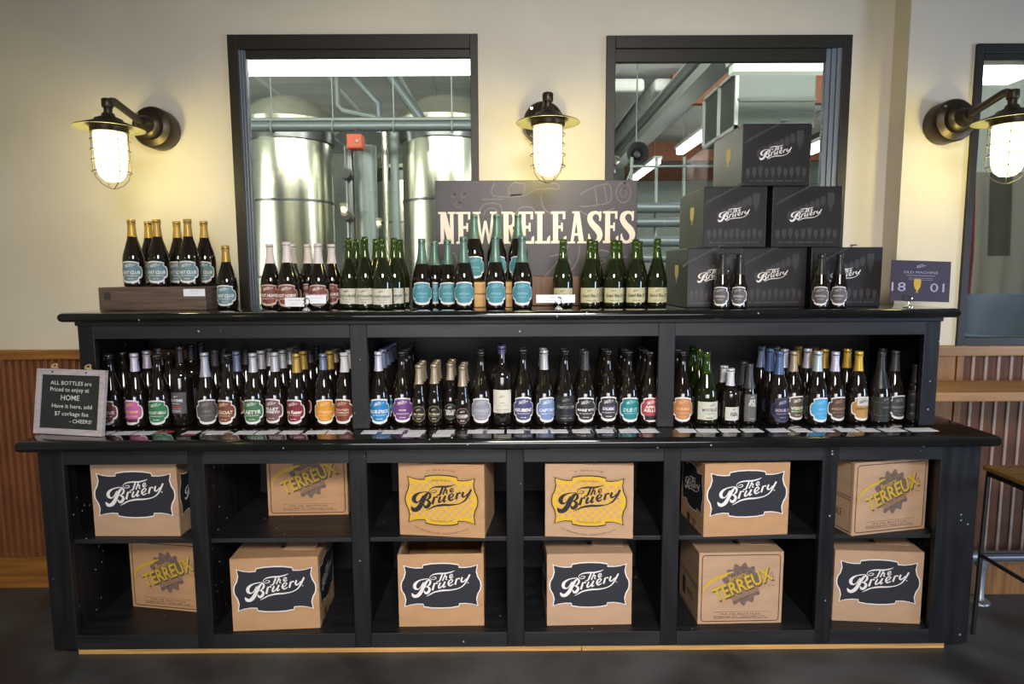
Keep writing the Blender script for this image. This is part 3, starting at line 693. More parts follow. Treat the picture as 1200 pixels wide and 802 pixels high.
grp([(x, .30, ZR, .93, 6, 'gold-foil bottle with grey-teal label, %s in front on the left riser' % w3_[i]) for i, x in enumerate((-1.59, -1.483, -1.352))]
    + [(x, .40, ZR, .93, 6, 'gold-foil bottle with grey-teal label, %s in the back row on the left riser' % w3_[i]) for i, x in enumerate((-1.58 + .0, -1.45, -1.331))][0:0]
    + [(x, .405, ZR, .93, 6, 'gold-foil bottle with grey-teal label, %s in the back row on the left riser' % w3_[i]) for i, x in enumerate((-1.578, -1.452, -1.333))]
    + [(-1.196, .30, ZU, .885, 4, 'gold-foil bottle with grey-teal label, alone right of the left riser')],
    mk_('belgian', ('gold', .745), tart, 'gold-foil bottles with grey-teal labels'))
grp([(-1.004, .29, ZU, .905, 0, 'white-foil bottle with brown-red label, leftmost of six'), (-.905, .215, ZU, .915, 6, 'white-foil bottle with brown-red label, tallest in front, second from left'),
     (-.916, .306, ZU, .905, 0, 'white-foil bottle with brown-red label, behind the second one'), (-.874, .394, ZU, .91, 0, 'white-foil bottle with brown-red label, behind the white card holder'),
     (-.783, .235, ZU, .895, 6, 'white-foil bottle with brown-red label, in front with a white card before it'), (-.768, .385, ZU, .905, -4, 'white-foil bottle with brown-red label, rightmost beside the green bottles')],
    mk_('belgian', ('pinkwhite', .70), port, 'white-foil bottles with brown-red labels'))
grp([(-.668, .29, ZU, .98, -4, 'open green bottle with square cream label, leftmost of its group'), (-.662, .40, ZU, .98, 0, 'open green bottle with square cream label, behind the leftmost'),
     (-.590, .25, ZU, .99, 0, 'open green bottle with square cream label, second in front'), (-.570, .385, ZU, .985, 0, 'open green bottle with square cream label, behind between second and third'),
     (-.508, .20, ZU, .98, 2, 'open green bottle with square cream label, foremost with whole label'), (-.476, .30, ZU, .98, 0, 'open green bottle with square cream label, right of the foremost and behind it'),
     (-.468, .40, ZU, .975, 0, 'open green bottle with square cream label, rearmost at the right end')],
    mk_('belgian', ('none',), contra, 'green bottles with square cream labels', True))
CRZ = 1.4705
grp([(-.355, .28, ZU, .965, 4, 'bottle with teal label and green foil, leftmost of its row'), (-.312, .375, ZU, .945, 0, 'bottle with teal label and green foil, behind between first and third'),
     (-.247, .295, ZU, .95, 4, 'bottle with teal label and green foil, third from left, set back'), (-.172, .215, ZU, .975, 4, 'bottle with teal label and green foil, in front left of the plywood crates'),
     (-.040, .20, ZU, .985, 2, 'bottle with teal label and green foil, in front of the middle of the crates'), (.070, .20, ZU, .98, 0, 'bottle with teal label and green foil, in front of the right end of the crates'),
     (-.135, .36, CRZ, .95, 4, 'bottle with teal label and green foil, left one on the crates'), (-.037, .365, CRZ, .95, 4, 'bottle with teal label and green foil, middle one on the crates'),
     (.056, .36, CRZ, .95, 4, 'bottle with teal label and green foil, right one on the crates')],
    mk_('belgian', ('teal', .64), teal, 'bottles with teal labels and green foil'))
grp([(.246, .28, ZU, .95, 0, 'dark green bottle with pale script label, alone behind a white card'), (.361, .28, ZU, .95, 0, 'dark green bottle with pale script label, left end of the row of four'),
     (.396, .385, ZU, .945, 0, 'dark green bottle with pale script label, behind the left end of the row'), (.462, .28, ZU, .94, 0, 'dark green bottle with pale script label, second in the row of four'),
     (.502, .385, ZU, .945, 0, 'dark green bottle with pale script label, behind the second in the row'), (.556, .285, ZU, .945, 0, 'dark green bottle with pale script label, third in the row of four'),
     (.592, .39, ZU, .94, 0, 'dark green bottle with pale script label, behind the third in the row'), (.648, .28, ZU, .95, 0, 'dark green bottle with pale script label, right end of the row beside the black box')],
    mk_('belgian', ('none',), bleu, 'green bottles with pale script labels', True))
grp([(.876, .125, ZU, 1.01, -30, 'small dark bottle before the lowest black cartons, left of a pair'), (.950, .135, ZU, 1.01, -24, 'small dark bottle before the lowest black cartons, right of a pair'),
     (1.275, .125, ZU, 1.0, -22, 'small dark bottle before the lowest right black carton, left of two'), (1.352, .13, ZU, 1.0, -24, 'small dark bottle before the lowest right black carton, right of two')],
    mk_('dark_half', ('black', .62), slate, 'small dark bottles before the black boxes'))

# ------------------------------------------------------------------ risers, crates, sign
r = tag(empty('wooden_riser', (-1.469, .31, ZU)), 'grey-brown woodgrain riser under the gold-foil bottles', 'riser')
obj('riser_block', bx(-.222, .222, -.105, .17, 0, .097, .003), m_riser, r)
obj('riser_mark', bx(-.198, -.172, -.1058, -.1048, .045, .075), mat('dark_wood_mark', hx('3a302a'), .6), r)
t = tag(obj('price_card', bx(-.0445, .0445, -.001, 0, 0, .03), m_card, None, loc=(-1.292, .2035, 1.418)), 'white card taped on the front of the grey-brown riser', 'card')
decal(join(text('TART CLUB', .005, 0, .006), text('NEW THIS WEEK', .003, 0, -.005)), 'card_lettering', m_greyink, t, 0, -.001, .016)
tag(obj('wooden_riser', bx(-.19, .335, .44, .50, 0, .132, .003), m_riser2, loc=(0, 0, ZU)), 'chestnut brown riser at the foot of the NEW RELEASES sign', 'riser')
for k, z in enumerate((ZU, ZU + .0585)):
    tag(obj('plywood_crate', bx(-.185, .108, .295 - .004 * k, .425, 0, (.0575, .0515)[k], .005), m_crate, loc=(0, 0, z)), 'flat pale plywood crate, %s of the two under the teal bottles' % ('lower', 'upper')[k], 'crate', 'plywood crates')

def serif(ch):
    q = lambda *a: rect(*a); P = lambda *p: poly(list(p)); st = .17
    if ch == 'N': return join(q(.07, 0, .19, 1), q(.39, 0, .51, 1), P((.07, 1), (.26, 1), (.51, 0), (.32, 0)), q(0, 0, .26, .06), q(0, .94, .2, 1), q(.32, .94, .58, 1)), .58
    if ch == 'E': return join(q(.07, 0, .07 + st, 1), q(0, .93, .48, 1), q(.40, .76, .48, 1), q(.07, .47, .40, .56), q(.34, .38, .40, .65), q(0, 0, .50, .08), P((.40, .0), (.52, .0), (.52, .24), (.44, .2))), .54
    if ch == 'L': return join(q(.07, 0, .07 + st, 1), q(0, .94, .31, 1), q(0, 0, .46, .08), P((.36, .0), (.50, .0), (.50, .26), (.42, .2))), .51
    if ch == 'W': return join(P((.05, 1), (.2, 1), (.33, 0), (.24, 0)), P((.24, 0), (.33, 0), (.46, .72), (.38, .72)), P((.38, .72), (.46, .72), (.60, 0), (.51, 0)), P((.64, 1), (.76, 1), (.60, 0), (.51, 0)), q(0, .94, .27, 1), q(.58, .94, .80, 1)), .77
    if ch == 'R': return join(q(.07, 0, .07 + st, 1), q(0, .94, .30, 1), q(0, 0, .30, .06), ribbon([(.2, .965, .07), (.36, .95, .09), (.44, .84, .15), (.44, .68, .15), (.36, .56, .09), (.2, .53, .07)], 4), P((.24, .53), (.36, .55), (.54, 0), (.38, 0))), .56
    if ch == 'A': return join(P((.24, 1), (.34, 1), (.20, .02), (.10, .02)), P((.24, 1), (.40, 1), (.56, .02), (.39, .02)), q(.18, .24, .45, .32), q(0, 0, .26, .06), q(.33, 0, .64, .06), q(.16, .94, .38, 1)), .64
    if ch == 'S': return join(ribbon([(.44, .74, .05), (.42, .90, .10), (.28, .965, .09), (.13, .89, .16), (.10, .74, .18), (.20, .58, .20), (.36, .42, .22), (.43, .26, .19), (.38, .10, .14), (.25, .035, .09), (.12, .08, .10), (.06, .26, .05)], 4), P((.02, 0), (.09, .0), (.09, .30), (.05, .30)), P((.40, .70), (.46, .70), (.48, 1), (.42, 1))), .52
    return ([], []), .3
def serif_line(body, x0, h, xs=None):
    ps = []; x = x0
    for ch in body:
        if ch == ' ': x += .17 * h; continue
        p, w = serif(ch); ps.append(xf(p, h * .98, h, x, 0)); x += (w + .015) * h * .98
    return join(*ps), x - x0
sg = tag(empty('new_releases_sign', (.143, .53, ZU + .002)), 'slate purple NEW RELEASES sign board standing behind the bottles', 'sign')
obj('sign_board', bx(-.465, .465, -.006, .012, .001, .568, .002), m_sign, sg)
ln, wd = serif_line('NEW RELEASES', 0, 1)
k = .91 / wd
d = decal(xf(ln, k, .146), 'sign_lettering', m_sletter, sg, -.452, -.006, .281); tag(d, 'cream slab-serif NEW RELEASES lettering')
W2 = .006
dd = [outline([(-.12, .50), (-.06, .505), (-.05, .55), (-.10, .56), (-.13, .53)], W2), ribbon([(-.19, .56, W2), (-.20, .50, W2), (-.07, .498, W2), (.0, .525, W2), (.06, .53, W2), (.10, .527, W2), (.10, .55, W2), (.03, .556, W2), (-.02, .565, W2)], 3),
      ribbon([(-.27, .41, W2), (-.24, .46, W2), (-.17, .46, W2), (-.155, .41, W2)], 3), ribbon([(-.245, .41, W2), (-.225, .44, W2), (-.19, .44, W2), (-.175, .41, W2)], 3), rect(-.25, .48, -.15, .486),
      ribbon([(.02, .50, W2), (.035, .44, W2), (.08, .41, W2), (.11, .38, W2)], 3), ribbon([(-.10, .41, W2), (-.07, .445, W2), (-.02, .445, W2), (0, .41, W2)], 3),
      outline(ellipse(.018, .018, 12), .004), outline([(x - .36, y + .46) for x, y in ellipse(.016, .016, 5)], .004), outline([(x - .335, y + .50) for x, y in ellipse(.012, .012, 5)], .004), outline([(x - .38, y + .50) for x, y in ellipse(.010, .010, 5)], .004),
      ribbon([(.20, .50, W2), (.25, .53, W2), (.33, .55, W2), (.345, .50, W2), (.33, .465, W2), (.24, .45, W2), (.20, .45, W2)], 3), ribbon([(.27, .53, W2), (.28, .455, W2)], 2), ribbon([(.31, .545, W2), (.325, .47, W2)], 2),
      outline([(x + .40, y + .51) for x, y in ellipse(.034, .045, 18)], W2), outline([(x + .40, y + .51) for x, y in ellipse(.016, .02, 12)], .004), ribbon([(.20, .43, W2), (.24, .41, W2), (.30, .42, W2), (.36, .44, W2)], 3),
      ribbon([(.04, .13, W2), (.10, .20, W2), (.15, .27, W2)], 3), ribbon([(.06, .22, W2), (.12, .23, W2), (.16, .19, W2)], 3), ribbon([(.20, .27, W2), (.19, .20, W2), (.14, .13, W2)], 3),
      ribbon([(-.44, .20, W2), (-.38, .24, W2), (-.36, .15, W2)], 3), ribbon([(.33, .10, W2), (.36, .19, W2), (.42, .22, W2)], 3), outline([(x + .29, y + .2) for x, y in ellipse(.03, .012, 14)], .005), ribbon([(.26, .23, W2), (.30, .25, W2), (.35, .235, W2)], 3)]
tag(decal(join(*dd), 'sign_drawings', m_doodle, sg, 0, -.006, 0, off=.0003), kind='stuff')

# ------------------------------------------------------------------ black gift boxes
def black_box(x, y, z, rz, label, w=.278, h=.247, dp=.37):
    r = tag(empty('black_box', (x, y, z), radians(rz)), label, 'box', 'stacked black cartons')
    obj('carton', bx(-w / 2, w / 2, 0, dp, 0, h - .002, .0025), m_bcard, r)
    for a, b in ((0.001, dp / 2 - .001), (dp / 2 + .001, dp - .001)): obj('top_flap', bx(-w / 2 + .001, w / 2 - .001, a, b, h - .002, h), m_bcard, r)
    decal(xf(LOGO, .088, .088), 'logo', m_white, r, -.005, 0, h * .52)
    gl = [xf(poly(goblet(1)), .030 * w / .28, .040 + .004 * (k % 3), (-.115 + .0255 * k) * w / .28, .030) for k in range(10)]
    sw = [xf(poly(ellipse(.011, .020)), 1, 1, (-.07 + .022 * k) * w / .28, .128 + .010 * k) for k in range(7)] + [xf(poly(goblet(1)), .05, .075, w * .33, .145)] + [ribbon([(-.13 + .02 * k, .17 + .012 * k, .008), (-.10 + .02 * k, .20 + .008 * k, .003)], 1) for k in range(8)]
    tag(decal(join(*gl, *sw), 'glassware_print', mat('faint_grey_print', (.047, .044, .046), .35), r, 0, 0, 0, off=.0004), kind='stuff')
    decal(join(text('ALE  CIDER  BARREL AGED  SOUR  STOUT', .0048, 0, 0, w * .8)), 'base_lettering', mat('grey_print', hx('6a6668'), .5), r, 0, 0, .020)
    decal(xf(poly(goblet(1)), .105, .075), 'goblet_emblem', m_tanpr, r, -w / 2, dp * .45, h * .42, 'left')
    ray = [rect(.034 * cos(a), 0, .034 * cos(a) + .001, .001) for a in (0,)]
    ray = [ribbon([(.030 * cos(a), .03 + .038 * sin(a), .0012), (.044 * cos(a), .03 + .052 * sin(a), .0012)], 1) for a in [2 * pi * k / 28 for k in range(28)]]
    decal(join(*ray), 'goblet_rays', mat('dull_gold_print', hx('6e6040'), .5), r, -w / 2, dp * .45, h * .42, 'left', .0004)
    return r
black_box(.866, .195, ZU, 0, 'black carton in the lowest row, left end, its left side showing', .224)
black_box(1.120, .215, ZU, 0, 'black carton in the lowest row, middle, right of a bottle pair', .274)
black_box(1.417, .20, ZU, 1, 'black carton in the lowest row, right end behind two small bottles', .298)
black_box(.946, .20, ZU + .2485, 0, 'black carton second row up, left one', .258)
black_box(1.245, .205, ZU + .2485, 0, 'black carton second row up, right one', .288)
black_box(1.108, .20, ZU + .4970, 0, 'black carton alone on top of the stack', .280)

# placard and card holders on the hutch top
def holder(x, y, label, card=None, ring=.013):
    r = tag(empty('card_holder', (x, y, ZU)), label, 'card holder')
    obj('holder_base', lathe(bmesh.new(), [(0, 0), (.020, 0), (.020, .003), (.012, .007), (.005, .013), (0, .014)], 20), m_chrome, r, True)
    bm = bmesh.new(); tube(bm, [(0, 0, .012), (0, 0, .024)], .0022, 8)
    tube(bm, [(ring * sin(2 * pi * k / 20), 0, .037 + ring * cos(2 * pi * k / 20)) for k in range(20)], .0022, 8, True)
    obj('clip_ring', bm, m_chrome, r, True)
    return r
holder(-.808, .140, 'small chrome ring card holder before the white-foil bottles')
holder(.216, .135, 'small chrome ring card holder before the lone pale-label bottle')
holder(1.640, .13, 'small chrome ring card holder under the 18 01 placard')
def pcard(x, y, z, w, h, rz, label, lines):
    o = tag(obj('price_card', bx(-w / 2, w / 2, 0, .001, 0, h), m_card, loc=(x, y, z), rz=radians(rz)), label, 'card')
    decal(join(*lines), 'card_lettering', m_greyink, o, 0, 0, h / 2)
    return o
pcard(-.860, .150, ZU + .016, .082, .036, -6, 'white card left of the chrome holder before the white-foil bottles', [text('POST HORSE', .006, 0, .007), text('$12.99 BOTTLE', .004, 0, -.007)])
pcard(-.772, .150, ZU + .028, .080, .033, 6, 'white card right of the chrome holder before the white-foil bottles', [text('CONTRABAND', .006, 0, .006), text('$15.99 BOTTLE', .004, 0, -.007)])
pcard(.205, .143, ZU + .026, .158, .033, 0, 'wide white card before the lone pale-label bottle', [text('GRAND BLEU', .006, 0, .006), text('ALE BREWED WITH GRAPES   $16.99', .004, 0, -.007)])
p = tag(empty('placard', (1.687, .136, ZU + .024), 0), 'deep purple 18 01 placard leaning at the right end of the hutch top', 'sign')
p.rotation_euler = (radians(-4), radians(2), 0)
obj('placard_board', bx(-.122, .122, 0, .002, 0, .165), m_placard, p)
decal(join(text('18', .036, -.088, .058, .058), text('01', .036, .070, .058, .058), text('OLD MACHINE', .010, 0, .118, .14), xf(LOGO_S, .026, .026, .0, .142), rect(-.06, .104, .06, .1055), rect(-.05, .094, .05, .0950), rect(-.05, .087, .05, .0880)), 'placard_lettering', m_lilac, p)
decal(xf(poly(goblet(1)), .05, .055, -.012, .036), 'placard_goblet', m_gold_ink, p)

# ------------------------------------------------------------------ price cards lying on the counter
xs = [(116, 138), (139, 164), (164, 187), (221, 239), (248, 272), (281, 306), (306, 331), (334, 360), (363, 389), (389, 412), (429, 449), (453, 479), (482, 505), (516, 539), (552, 572), (575, 597), (598, 620), (626, 648), (649, 671), (674, 697), (702, 724), (729, 753), (753, 776), (797, 820), (820, 845), (846, 870), (872, 897), (902, 928), (931, 952), (955, 979), (983, 1007), (1008, 1031), (1033, 1062), (1064, 1099)]
for i, (a, b) in enumerate(xs):
    k = .00361 - .00006 * ((a - 600) / 500)
    xc = ((a + b) / 2 - 598) * .00345; wd = (b - a) * .0031
    yc = .105 - .026 * ((a + b) / 2 - 100) / 1000 - .035
    near = SHORT[min(range(len(LOW)), key=lambda q: abs(LOW[q][0] - xc))]
    dup = sum(1 for (c2, d2) in xs[:i] if SHORT[min(range(len(LOW)), key=lambda q: abs(LOW[q][0] - ((c2 + d2) / 2 - 598) * .00345))] == near)
    o = tag(obj('price_card', bx(-wd / 2, wd / 2, -.028, .028, 0, .0009), m_card, loc=(xc, yc, .8722), rz=radians(random.uniform(-2, 2))), 'white price card lying before the %s bottle%s' % (near, ', second one beside it' if dup else ''), 'card', 'price cards lying on the counter')
    if i in (12, 13):
        tag(obj('price_card', bx(-wd / 2, wd / 2, -.022, .022, 0, .0009), m_card, loc=(xc - .01, yc - .056, .8722)), 'white price card nearer the counter edge, before the %s bottle' % near, 'card', 'price cards lying on the counter')
tag(obj('price_card', bx(-.035, .035, -.012, .012, 0, .0009), m_redcard, loc=(-1.385, .085, .8722), rz=.1), 'red card lying before the slate grey wine label', 'card')
tag(obj('price_card', bx(-.025, .025, -.010, .010, 0, .0009), m_redcard, loc=(-1.262, .035, .8722), rz=-.1), 'red card lying nearer the counter edge, left of the russet label', 'card')

# ------------------------------------------------------------------ cardboard boxes in the bays
BW, BH, BD = .352, .312, .268
def carton(x0, y0, x1, y1, z, kind, label, mt=None, open_top=False, side=None):
    ang = math.atan2(y1 - y0, x1 - x0); mt = mt or m_kraft
    w = math.hypot(x1 - x0, y1 - y0); w = BW if w > .31 else BW
    r = tag(empty('cardboard_box', ((x0 + x1) / 2, (y0 + y1) / 2, z), ang), label, 'box', 'cardboard boxes in the cabinet bays')
    h = BH if not (z > .3) else .305
    a, b = -w / 2, w / 2
    if open_top:
        bm = bmesh.new(); t = .005
        box(bm, a, b, 0, t, 0, h); box(bm, a, b, BD - t, BD, 0, h); box(bm, a, a + t, t, BD - t, 0, h); box(bm, b - t, b, t, BD - t, 0, h); box(bm, a + t, b - t, t, BD - t, 0, t)
        obj('carton_body', bm, m_kraft if mt is None else mt, r)
        for (u0, u1, v0, v1) in ((a + .006, a + .010, .01, BD - .01), (b - .010, b - .006, .01, BD - .01)):
            obj('inner_flap', bx(u0, u1, v0, v1, h - .13, h - .002), m_kraftin, r)
        obj('inner_flap', bx(a + .09, b - .11, BD - .011, BD - .006, h - .12, h - .002), m_crate, r)
    else:
        obj('carton_body', bx(a, b, 0, BD, 0, h - .006, .002), mt, r)
        f1 = obj('top_flap', bx(a, b, .0, BD / 2 - .0015, h - .006, h - .002, .0012), mt, r)
        f2 = obj('top_flap', bx(a, b, BD / 2 + .0015, BD, h - .006, h - .002, .0012), mt, r)
    if kind in ('black', 'yellow'):
        pz = .176; sx, sy = .167, .099
        if kind == 'black':
            e = decal(poly(badge(sx, sy)), 'badge_rim', m_white, r, 0, 0, pz); decal(poly(badge(sx * .972, sy * .955)), 'badge_field', m_ink, e, 0, 0, pz, off=.0010)
            decal(xf(LOGO, sx * .98, sx * 1.02, 0, -.002), 'badge_script', m_white, e, 0, 0, pz, off=.0014)
        else:
            pz = .152; sx, sy = .152, .091
            e = decal(poly(badge(sx * 1.0, sy * 1.18)), 'badge_rim', m_inkb, r, 0, 0, pz); decal(poly(badge(sx * .968, sy * 1.125)), 'badge_field', m_yel, e, 0, 0, pz, off=.0010)
            ch = []
            for i in range(-9, 10):
                for j in range(-6, 7):
                    u, v = i * .0150, j * .0150
                    lim = .094 if abs(u) < .066 else .072
                    if (i + j) % 2 == 0 and abs(v) + .006 < lim and abs(u) < .130: ch.append(xf(poly([(cos(t) * (1.15 if q % 2 else .98), sin(t) * (1.15 if q % 2 else .98)) for q, t in enumerate([pi / 4 * q for q in range(8)])]), .0079, .0079, u, v))
            tag(decal(join(*ch), 'badge_checks', mat('kraft_dot', hx('c09472'), .8), e, 0, 0, pz, off=.0011), kind='stuff')
            decal(xf(LOGO_H, sx * 1.12, sx * 1.16, 0, 0), 'badge_script', m_inkb, e, 0, 0, pz, off=.0016)
            decal(join(text('FAMILIAR BOX', .0075, 0, .084, .075, arc=-2.0), text('PLACENTIA, CA', .006, 0, -.088, .09, arc=2)), 'badge_lettering', m_inkbr, e, 0, 0, pz, off=.0018)
            tag(decal(join(text('12 - 750 ML BOTTLES', .0075, 0, .126, .115, arc=-1.6), text('ESTABLISHED 2008 - PLEASE KEEP COOL', .0065, 0, -.140, .22, arc=2.2), outline([(x * 1.03, y * 1.06) for x, y in badge(sx, sy * 1.18)], .0007)), 'face_lettering', m_inkbr, r, 0, 0, pz, off=.0006), kind='stuff')
        if side and kind == 'black':
            for sd in side:
                xx = a if sd == 'left' else b
                e2 = decal(poly(badge(BD * .46, sy)), 'side_badge_rim', m_white, r, xx, BD / 2, .168, sd); decal(poly(badge(BD * .445, sy * .95)), 'side_badge', m_ink, e2, xx, BD / 2, .168, sd, .0010)
                decal(xf(LOGO, BD * .44, BD * .44), 'side_script', m_white, e2, xx, BD / 2, .168, sd, .0014)
                decal(join(text('HANDLE WITH CARE', .008, 0, -.02, .12), rect(-.05, -.045, -.02, -.01), rect(.02, -.05, .03, -.015)), 'side_lettering', m_inkbr, r, xx, BD / 2, .05, sd)
    else:
        rr_ = .012; q = []
        for cx, cy, a0 in ((b - .014 - rr_, h - .014 - rr_, 0), (a + .014 + rr_, h - .014 - rr_, 90), (a + .014 + rr_, .012 + rr_, 180), (b - .014 - rr_, .012 + rr_, 270)):
            q += [(cx + rr_ * cos(radians(a0 + t)), cy + rr_ * sin(radians(a0 + t))) for t in (0, 30, 60, 90)]
        decal(outline(q, .0034), 'border_line', m_inkbr, r)
        fl = [(.078 * (1 + .10 * cos(13 * t)) * cos(t), .086 * (1 + .10 * cos(13 * t)) * sin(t)) for t in [2 * pi * k / 78 for k in range(78)]]
        e = decal(poly(fl), 'hop_seal', m_inkgr, r, .005, 0, .172)
        sl = radians(22)
        bandp = xf(rect(-.145, -.036, .130, .034), 1, 1, 0, 0, sl)
        decal(join(*[xf(rect(-.115 + .004 * k, -.034 - .006 * k, .10 + .008 * k, -.0318 - .006 * k), 1, 1, 0, 0, sl) for k in range(4)]), 'name_hatching', mat('kraft_band', hx('b08660'), .8), e, .0, 0, .170, off=.0010)
        sh = xf(text('TERREUX', .058, .008, 0, .258, bold=.03), 1, 1, 0, 0, sl)
        decal(xf(sh, 1, 1, .0035, -.0045), 'name_shadow', mat('umber_ink', hx('54443a'), .7), e, 0, 0, .170, off=.0013)
        swash = ribbon([(-.150, -.040, .002), (-.152, -.012, .008), (-.12, .022, .012), (-.06, .048, .010), (-.03, .058, .004)], 4)
        decal(join(xf(text('TERREUX', .056, .008, 0, .255, bold=.022), 1, 1, 0, 0, sl), swash, xf(text('Bruery', .022, .0, .040, .075), 1, 1, 0, 0, sl)), 'name_lettering', m_gold_ink, e, 0, 0, .170, off=.0017)
        tag(decal(join(rect(-.11, .052, .12, .0532), rect(-.11, .024, .12, .0255), text('750 ML BOTTLES', .0075, 0, .043, .17), text('ESTABLISHED 2015 - PLEASE KEEP COOL', .0075, 0, .032, .22), outline([(.128 + .006 * cos(t), .205 + .018 * sin(t)) for t in [0, 1, 2, 3, 4, 5]], .0018), rect(.118, .165, .14, .167)), 'face_lettering', m_inkbr, r), kind='stuff')
        if side:
            for sd in side:
                xx = a if sd == 'left' else b
                q2 = [(-.12, .012), (.12, .012), (.12, .145), (-.12, .145)]; q3 = [(-.12, .155), (.12, .155), (.12, .295), (-.12, .295)]
                decal(join(outline(q2, .003), outline(q3, .003), rect(-.08, .04, -.04, .12), text('FRAGILE', .03, .03, .08, .09)), 'side_print', m_inkbr, r, xx, BD / 2, 0, sd)
    return r
ZS, ZL = .4435, .0505
carton(-1.684, .061, -1.334, .055, ZS, 'black', 'kraft box with black script badge, upper shelf of the first bay', m_kraft2, side=['right'])
carton(-1.057, .27, -.70, .279, ZS, 'terreux', 'gold-lettered kraft box set far back on the upper shelf of the second bay')
carton(-.44, .057, -.085, .013, ZS, 'yellow', 'kraft box with yellow checked badge, upper shelf of the third bay')
carton(.154, .030, .508, -.001, ZS, 'yellow', 'kraft box with yellow checked badge, upper shelf of the fourth bay', m_kraft2)
carton(.793, .010, 1.143, .034, ZS, 'black', 'kraft box with black script badge, upper shelf of the fifth bay', side=['left'])
carton(1.392, .01, 1.733, .083, ZS, 'terreux', 'pale gold-lettered kraft box turned aside on the upper shelf of the sixth bay', m_kraft2, side=['left'])
carton(-1.655, .225, -1.305, .165, ZL, 'terreux', 'gold-lettered kraft box half behind a post, bottom of the first bay')
carton(-1.127, .02, -.769, .041, ZL, 'black', 'kraft box with black script badge, bottom of the second bay, top flap lifted', side=['right'])
carton(-.448, .047, -.095, .052, ZL, 'black', 'open-topped kraft box with black script badge, bottom of the third bay', open_top=True)
carton(.163, .045, .518, .051, ZL, 'black', 'pale kraft box with black script badge, bottom of the fourth bay', m_kraft2, side=['left'])
carton(.789, .048, 1.144, .055, ZL, 'terreux', 'gold-lettered kraft box, bottom of the fifth bay', m_kraft2, side=['left'])
carton(1.360, .070, 1.712, .037, ZL, 'black', 'pale kraft box with black script badge, bottom of the sixth bay', m_kraft2, side=['left'])
for o in [o for o in COL.objects if o.name.startswith('cardboard_box')]:
    lab = o['label']
    if 'bottom' in lab and 'open' not in lab:
        obj('hand_hole', lathe(bmesh.new(), [(0, 0), (.011, 0), (.011, .0006), (0, .0007)], 16, M=Matrix.Translation((.01, .10, BH - .002))), m_inkb, o)
        fl = obj('tuck_flap', bx(.02, .15, 0, .07, 0, .002), m_kraft2, o, loc=(0, .075, BH - .001)); fl.rotation_euler = (radians(8), 0, radians(-6))

# ------------------------------------------------------------------ chalkboard
cb = tag(empty('chalkboard', (-1.750, .046, .8725)), 'small whitewashed framed chalkboard leaning at the left end of the counter', 'sign')
cb.rotation_euler = (radians(-9), 0, math.atan2(.076 - .142, .318)); cw, chh = .325, .262; fb = .024
fr = [(-cw / 2, -cw / 2 + fb, 0, chh), (cw / 2 - fb, cw / 2, 0, chh), (-cw / 2 + fb, cw / 2 - fb, 0, fb), (-cw / 2 + fb, cw / 2 - fb, chh - fb, chh)]
for a, b, c_, d_ in fr: obj('frame_rail', bx(a, b, -.008, .010, c_, d_, .002), m_whitew, cb)
obj('slate', bx(-cw / 2 + fb - .002, cw / 2 - fb + .002, -.001, .006, fb - .002, chh - fb + .002), m_slate, cb)
lines = [('ALL BOTTLES are', .0155, .206, .195), ('Priced to enjoy at', .016, .180, .185), ('HOME', .021, .148, .088), ('Have it here, add', .016, .114, .190), ('$7 corkage fee', .016, .084, .160), ('- CHEERS!', .0145, .055, .105)]
offx = [0, -.005, .0, .01, .01, .055]
decal(join(*[xf(text(b, h, 0, 0, w, bold=.006), 1, 1, dx, y, radians(-.5)) for (b, h, y, w), dx in zip(lines, offx)]), 'chalk_writing', m_chalk, cb, 0, -.001, 0)
for sx in (-.085, .075):
    bm = bmesh.new()
    tube(bm, [(sx + .012 * sin(2 * pi * k / 14), .002 + .004 * cos(4 * pi * k / 14), chh + .008 + .012 * cos(2 * pi * k / 14)) for k in range(14)], .0035, 8, True)
    tube(bm, [(sx - .014, .003, chh + .002), (sx - .002, -.004, chh + .006), (sx + .016, .003, chh + .001)], .0038, 8)
    obj('rope_knot', bm, m_rope, cb, True)
    obj('rope_hole', lathe(bmesh.new(), [(0, 0), (.004, 0), (.004, .001), (0, .001)], 12, M=Matrix.Translation((sx, -.0081, chh - .012)) @ Matrix.Rotation(radians(90), 4, 'X')), m_inkb, cb)

# ------------------------------------------------------------------ stool and foot rail at right
st = tag(empty('wooden_stool', (2.185, -.08, ZF), 0), 'square stool with varnished wood seat and black iron legs beside the cabinet', 'stool')
obj('seat', bx(-.20, .20, -.20, .20, .722, .742, .004), m_seat, st); obj('seat_frame', bx(-.19, .19, -.19, .19, .700, .7215), m_iron, st)
lg = [(-.185, .185), (-.185, -.185), (.185, -.185), (.185, .185)]
for (a, b) in lg: obj('leg', tube(bmesh.new(), [(a, b, .70), (a * 1.04, b * 1.04, 0)], .009, 8), m_iron, st)
for i in range(4):
    (a, b), (c_, d_) = lg[i], lg[(i + 1) % 4]; obj('foot_bar', tube(bmesh.new(), [(a * 1.02, b * 1.02, .355), (c_ * 1.02, d_ * 1.02, .355)], .008, 8), m_iron, st)
fr_ = tag(empty('foot_rail', (2.212, .376, ZF)), 'brushed metal foot rail on a flanged post below the ledge', 'rail')
obj('rail', tube(bmesh.new(), [(-.29, 0, .225), (2.2, 0, .225)], .025, 16), m_foot, fr_, True)
for xx in (0, 1.5):
    obj('rail_post', lathe(bmesh.new(), [(.0, 0), (.045, 0), (.045, .006), (.040, .012), (.022, .016), (.021, .03), (.019, .034), (.019, .17), (.026, .175), (.026, .21), (0, .21)], 20, M=Matrix.Translation((xx, 0, 0))), m_foot, fr_, True)

